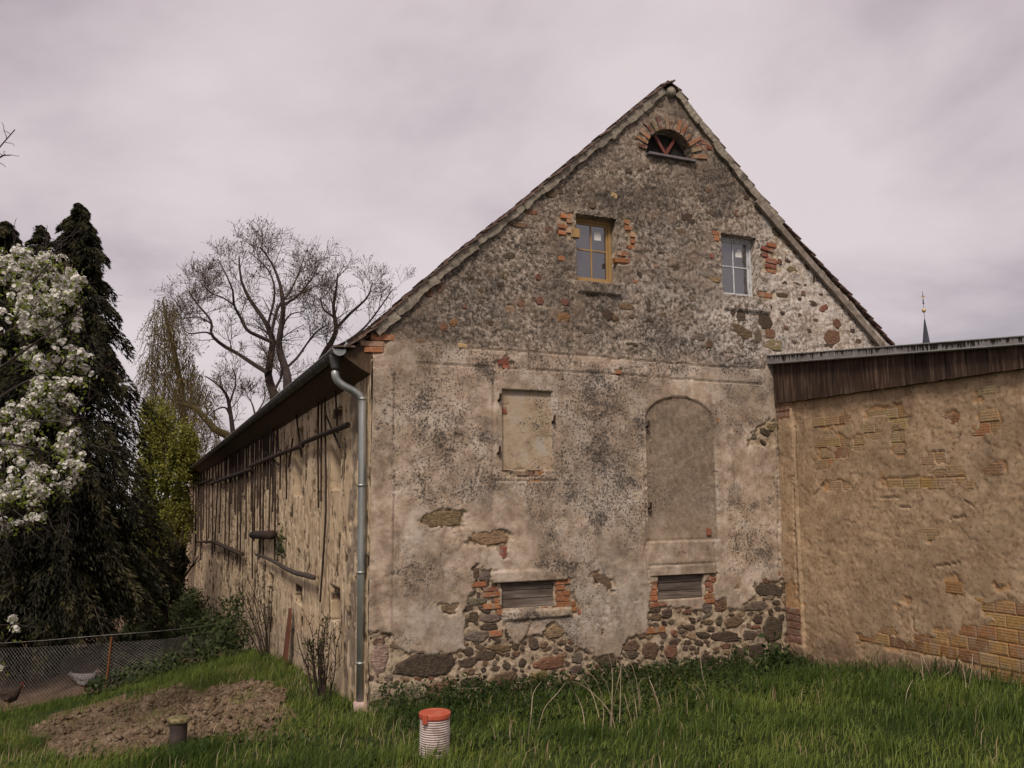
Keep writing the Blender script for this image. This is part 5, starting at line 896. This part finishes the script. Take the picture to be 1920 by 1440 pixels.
stalks('long bent cane arching over the grass beside the annex wall', [[(1697, 1325), (1700, 1300), (1711, 1275)], [(1762, 1285), (1710, 1281), (1675, 1290), (1657, 1308)], [(1735, 1285), (1725, 1255), (1700, 1230), (1672, 1220)], [(1732, 1282), (1726, 1230), (1712, 1205), (1700, 1195)], [(1752, 1290), (1740, 1255), (1727, 1228)], [(1745, 1285), (1770, 1268), (1782, 1258)]], 5)
stalks('thin upright dead stems before the exposed yellow bricks', [[(1812, 1290), (1808, 1262), (1804, 1245)], [(1836, 1285), (1838, 1250), (1836, 1214)], [(1880, 1270), (1870, 1230), (1850, 1200)], [(1875, 1265), (1865, 1220), (1864, 1208)], [(1815, 1288), (1822, 1255), (1824, 1226)], [(1905, 1270), (1900, 1240), (1912, 1200)]], 6)
# ------------------------------------------------------------------ shrubs at the corner
def shrub(name, label, px, py, n, h, spread, seed, leafm, nleaf, off=0):
    rr = random.Random(seed); B = gnd(px, py); o = empty(name, tuple(B), label, 'shrub'); ps, C = [], []
    for k in range(n):
        a = rr.random()*6.28; s = rr.random()*spread; H = h*rr.uniform(.5, 1.1); d = np.array([math.cos(a)*s, math.sin(a)*s, 0]); P = [B+d*.15-[0, 0, .05], B+d*.45+[0, 0, H*.4], B+d*.8+[0, 0, H*.75], B+d*1.1+[0, 0, H]]; P = smooth_path([q+np.array([rr.gauss(0, .02), rr.gauss(0, .02), 0]) for q in P], 8); o_ = []; branchlets(P, .008, .004, o_, rr, 1, h*.28, .25, 4, .6, 0, .15, .003, .3); ps += o_
        for q, r in o_:
            for _ in range(nleaf): i = rr.randrange(len(q)); C.append(q[i]+np.array([rr.gauss(0, .02), rr.gauss(0, .02), rr.gauss(0, .02)]))
    tubes('stems', ps, 'bark_brown', o, 4); leaves('leaves', np.array(C), .04, leafm, o, .3, .5, None, None, seed); return o
shrub('rose_bush', 'leggy rose bush with dark upright canes by the barn corner', 604, 1318, 20, .85, .33, 401, 'twig_leaf', 3)
shrub('elder_shrub', 'tangled half-bare shrub against the long wall beside the rusty post', 505, 1232, 42, 1.25, .75, 402, 'twig_leaf', 4)
shrub('bramble_shrub', 'twiggy bramble mass leaning on the long wall under the vine stem', 462, 1185, 44, 1.7, 1.0, 403, 'twig_leaf', 3)
shrub('young_elder', 'low leafy shrub at the foot of the long wall farther along', 420, 1165, 34, 1.8, 1.0, 404, 'ivy_leaf', 4)
P = on_side(525, 1018, .03); wf = empty('wall_plant', tuple(P), 'small green plant growing out of the long wall', 'plant'); rod('stem', [P+[.04, 0, -.12], P+[-.04, .05, 0], P+[-.05, .15, .1]], [.012, .008, .004], 'bark_brown', wf, 5); o = leaves('leaves', P+np.random.default_rng(6).normal(size=(150, 3))*[.03, .28, .13], .07, 'ivy_leaf', wf, .3, .5, None, None, 7)
P = gnd(1468, 1268); dk_ = empty('dock_plant', tuple(P), 'leafy green weed where gable and annex meet', 'plant'); rod('stem', [P-[0, 0, .05], P+[-.1, -.05, .15], P+[-.18, -.08, .3]], [.012, .008, .004], 'bark_brown', dk_, 5); o = leaves('leaves', P+np.abs(np.random.default_rng(8).normal(size=(260, 3)))*[-.30, -.12, .17], .075, 'herb_leaf', dk_, .3, .6, None, None, 9)
# rusty upright sheet by the long wall
a = on_side(530, 1240, .10); b = on_side(543, 1150, .10); rp = empty('rusty_post', (a[0], a[1], terrain(a[0], a[1])), 'rust-red upright post standing against the long wall', 'post')
zt = on_side(536, 1140, .1)[2]; zb = terrain(a[0], a[1])-.2; c = on_side(536, 1200, .10)
for k, (dy, w_, dz) in enumerate(((0, .035, 0), (-.12, .025, .1), (.10, .028, .3))): bar('bar', (c[0]-.02*k, c[1]+dy, zb), (c[0]+.05, c[1]+dy+.02, zt-dz*.5), w_*2, w_, 'rust', rp, (0, 1, 0))
# ------------------------------------------------------------------ corrugated drain shaft with red lid
B = gnd(815, 1416); D = (B-CAM)@FW; m_ = D/F0; R = 28.5*m_; zt = at_depth(813, 1336, D)[2]; h = zt-B[2]; dr = empty('drain_shaft', tuple(B), 'white corrugated plastic drain shaft with orange-red lid standing in the grass', 'drain pipe')
nr = 17
material('groove_shade', lambda t: t.ramp(t.noise(12, 4, .6, t.obj()), [(.3, (.2, .085, .07)), (.7, (.32, .17, .145))]), .7)  # reddish shadow of the grooves between ribs, put into the core colour
lathe('pipe', tuple(B), [(R*.945, -.1), (R*.945, h*.9)], 'groove_shade', dr, 28)
for k in range(nr): z = h*.9*k/nr; dz = h*.9/nr; lathe('rib', (B[0], B[1], B[2]+z), [(R*.93, dz*.15), (R*.985, dz*.2), (R, dz*.35), (R, dz*.62), (R*.985, dz*.74), (R*.93, dz*.8)], 'white_plastic', dr, 28)
if True: pass; lid = lathe('lid', (B[0], B[1], B[2]+h*.86), [(R*1.03, 0), (R*1.06, .01), (R*1.06, h*.11), (R*1.02, h*.125), (R*.9, h*.13), (R*.88, h*.12), (.01, h*.125)], 'red_plastic', dr, 28, False)
q = B-FW*R*1.05-RT*R*.55; q[2] = B[2]+h*.86; box('lid_tab', (q[0]-.018, q[1]-.012, q[2]-.022), (q[0]+.018, q[1]+.014, q[2]+.05), 'red_plastic', dr, .003)
# short stub with mossy cap
B = gnd(333, 1402)+np.array([0, 0, .03]); D = (B-CAM)@FW; m_ = D/F0; h = at_depth(333, 1346, D)[2]-B[2]; stb = empty('old_stub', tuple(B), 'short weathered stub with a tilted mossy cap beside the soil bed', 'stub')
material('moss_cap', lambda t: t.ramp(t.noise(24, 5, .7, t.obj()), [(.35, (.05, .04, .025)), (.5, (.15, .125, .05)), (.65, (.27, .23, .15))]), .95)
lathe('body', tuple(B), [(15*m_, -.08), (15.5*m_, h*.3), (16*m_, h*.7), (18*m_, h*.8)], 'clay_pipe' if False else 'bark_grey', stb, 14); cp = lathe('cap', (B[0], B[1], B[2]+h*.8), [(19*m_, 0), (20*m_, .012), (20*m_, .035), (17*m_, .05), (.01, .05)], 'moss_cap', stb, 14)
# ------------------------------------------------------------------ chain-link fence
FP = [(-60, 1335), (60, 1316), (197, 1292), (300, 1262), (380, 1232), (448, 1205)]; FT = [(-60, 1212), (60, 1215), (197, 1207), (300, 1200), (380, 1192), (448, 1180)]
GP = [gnd(-60, 1335)]+[gnd(*p) for p in FP[1:]]; HT = []
for p, g_ in zip(FT, GP): D = (g_-CAM)@FW; HT.append(max(.35, min(1.25, at_depth(*p, D)[2]-g_[2])))
fe = empty('chain_link_fence', tuple(GP[2]), 'rusty sagging chain-link fence round the hen yard', 'fence'); GP = np.array(GP); Ls = np.concatenate([[0], np.cumsum(np.linalg.norm(np.diff(GP, axis=0), axis=1))]); TL = Ls[-1]
def fpt(s, v): s = min(max(s, 0), TL); b = np.array([np.interp(s, Ls, GP[:, k]) for k in range(3)]); hh = np.interp(s, Ls, HT); return b+np.array([0, 0, hh*v])
wires = []; pitch = .085; hv = 13
for k in range(-hv, int(TL/pitch)+1):
    for sg in (1, -1):
        P = [fpt((k+(j if sg > 0 else hv-j))*pitch*1.0, j/hv) for j in range(hv+1) if 0 <= (k+(j if sg > 0 else hv-j))*pitch <= TL]
        if len(P) > 1: wires.append((np.array(P), .0026))
o = tubes('wire_mesh', wires, 'wire', fe, 3); o['kind'] = 'stuff'
for s, lean in ((Ls[2], .06), (.2, 0)): p = fpt(s, 0); q = fpt(s, 1.12)+np.array([lean, 0, 0]); rod('fence_post', [p-[0, 0, .2], q], .018, 'orange_rust', fe, 6)
tubes('tension_wire', [(np.array([fpt(s, 1.06)+np.array([0, 0, .22*s/TL]) for s in np.linspace(0, TL, 14)]), .004)], 'wire', fe, 4)
# ------------------------------------------------------------------ hens
material('hen_grey', lambda t: t.ramp(t.noise(40, 5, .7, t.obj()), [(.35, (.04, .036, .036)), (.5, (.12, .105, .1)), (.65, (.25, .225, .215))]), .9)
material('hen_dark', lambda t: t.ramp(t.noise(30, 4, .6, t.obj()), [(.35, (.014, .01, .009)), (.65, (.06, .038, .028))]), .9)
material('comb_red', lambda t: t.ramp(t.noise(30, 2, .5, t.obj()), [(.3, (.3, .03, .02)), (.7, (.4, .05, .03))]), .7)
material('horn', lambda t: t.ramp(t.noise(30, 2, .5, t.obj()), [(.3, (.25, .17, .07)), (.7, (.35, .25, .12))]), .7)
def hen(px, py, head, mat, label, sc=1.0):
    B = gnd(px, py); ax_ = unit(RT*head+FW*.15*head); ax_[2] = 0; ax_ = unit(ax_); sd_ = np.array([-ax_[1], ax_[0], 0]); up = np.array([0, 0, 1.0]); o = empty('hen', tuple(B), label, 'hen')
    spine = [(-.25, .315, .012, .05), (-.21, .305, .03, .075), (-.15, .28, .068, .1), (-.07, .25, .1, .125), (.03, .235, .11, .135), (.11, .255, .095, .12), (.16, .30, .06, .075), (.185, .35, .036, .045), (.2, .395, .032, .036), (.225, .405, .027, .03), (.245, .402, .012, .014)]
    V, Fc = [], []
    for x, z, wy, wz in spine:
        for k in range(10): a = 2*math.pi*k/10; V.append(B+(ax_*(x-math.sin(a)*wz*.25)+sd_*math.cos(a)*wy+up*(z+math.sin(a)*wz))*sc)
    for i in range(len(spine)-1):
        for k in range(10): Fc.append((i*10+k, i*10+(k+1) % 10, (i+1)*10+(k+1) % 10, (i+1)*10+k))
    Fc += [tuple(range(10))[::-1], tuple(range(len(V)-10, len(V)))]; mesh('body', V, Fc, mat, o, True)
    W = lambda x, y, z: B+(ax_*x+sd_*y+up*z)*sc
    for k in range(5): rod('tail_feather', [W(-.18, .01*(k-2), .31), W(-.25-.01*k, .02*(k-2), .35+.012*k), W(-.30-.012*(k % 3), .03*(k-2), .40-.025*k)], [.022*sc, .02*sc, .006*sc], mat, o, 5)
    rod('beak', [W(.238, 0, .402), W(.275, 0, .392)], [.012*sc, .002], 'horn', o, 6); rod('comb', [W(.195, 0, .428), W(.215, 0, .45), W(.24, 0, .425)], [.006*sc, .012*sc, .005*sc], 'comb_red', o, 5); rod('wattle', [W(.235, 0, .385), W(.232, 0, .355)], [.007*sc, .01*sc], 'comb_red', o, 5)
    for s in (-1, 1):
        rod('leg', [W(.02, .045*s, .16), W(.0, .045*s, .09), W(.015, .045*s, .008)], [.025*sc, .01*sc, .009*sc], 'horn', o, 6)
        for a in (-.5, 0, .5): rod('toe', [W(.015, .045*s, .01), W(.015+.055*math.cos(a), .045*s+.05*math.sin(a), .006)], [.008*sc, .004*sc], 'horn', o, 5)
        V = [W(-.14, .075*s, .27), W(-.05, .108*s, .285), W(.08, .108*s, .26), (W(.1, .098*s, .22)), W(.02, .112*s, .17), W(-.09, .1*s, .2)]; V2 = [v+sd_*.012*s for v in V]; mesh('wing', V+V2, [tuple(range(6)), tuple(range(6, 12))[::-1]]+[(k, (k+1) % 6, 6+(k+1) % 6, 6+k) for k in range(6)], mat, o)
hen(158, 1300, 1, 'hen_grey', 'grey speckled hen walking behind the chain-link fence', 1.0)
hen(14, 1329, 1, 'hen_dark', 'dark brown hen by the fence under the blossom', 1.05)
# broadleaf weeds, thatch and dandelions through the lawn
N = 9000; X = rn.uniform(-6, 5.1, N); Y = rn.uniform(-5.4, 1.5, N); P = np.stack([X, Y, terrain(X, Y)+.01+rn.random(N)*.05], 1); keep = (fbm(X*2.4, Y*2.4, 360) > .55) & ~((X > -.1) & (Y > -.05))
o = leaves('lawn_weeds', P[keep], .05, 'pear_leaf' if False else 'herb_leaf', None, .5, .6, np.clip(.6+rn.normal(size=keep.sum())*.25, 0, 1), None, 361); tag(o, 'small broad-leaved weeds in the meadow grass', kind='stuff')
N = 9000; X = rn.uniform(-6, 5.1, N); Y = rn.uniform(-5.4, 6, N); keep = (fbm(X*1.7, Y*1.7, 370)+.12*np.exp(-np.clip(-Y, 0, 9)) > .57) & ~((X > -.05) & (Y > -.05)); X, Y = X[keep], Y[keep]
blades('dead_grass', X, Y, rn.uniform(.05, .2, len(X)), np.full(len(X), .006), (.2, .1), 'dry_grass', rn.random(len(X)), 'pale dead grass blades through the meadow', 371)

# loose clods on the dug bed
N = 5200; X = rn.uniform(-4, .4, N); Y = rn.uniform(-.6, 5.4, N); q = project(np.stack([X, Y, terrain(X, Y)], 1)); wob = (fbm(X*1.8, Y*1.8, 200)-.5)*90; keep = inside(q[0]+wob, q[1]+wob*.6, BED) & (fbm(X*2, Y*2, 380) > .40); X, Y = X[keep], Y[keep]; n = len(X)
from mathutils.bvhtree import BVHTree
sv = [v.co for v in soil.data.vertices]; bvh = BVHTree.FromPolygons(sv, [tuple(p.vertices) for p in soil.data.polygons]); Z = np.array([(lambda h: h[0].z if h[0] else terrain(x, y))(bvh.ray_cast(Vector((x, y, 5)), Vector((0, 0, -1)))) for x, y in zip(X, Y)])
S = rn.uniform(.012, .05, n)*rn.uniform(.6, 1.2, n); O8 = np.array([(1, 0, 0), (0, 1, 0), (-1, 0, 0), (0, -1, 0), (0, 0, .8), (0, 0, -.6)], float); V = np.stack([X, Y, Z+S*.25], 1)[:, None, :]+(O8[None]*rn.uniform(.6, 1.3, (n, 6, 1))+rn.normal(size=(n, 6, 3))*.18)*S[:, None, None]; i = np.arange(n)[:, None, None]*6; Fc = (i+np.array([[0, 1, 4], [1, 2, 4], [2, 3, 4], [3, 0, 4], [1, 0, 5], [2, 1, 5], [3, 2, 5], [0, 3, 5]])[None]).reshape(-1, 3)
o = fast_mesh('soil_clods', V.reshape(-1, 3), Fc, 'soil'); tag(o, 'loose lumps of earth on the dug bed', kind='stuff')
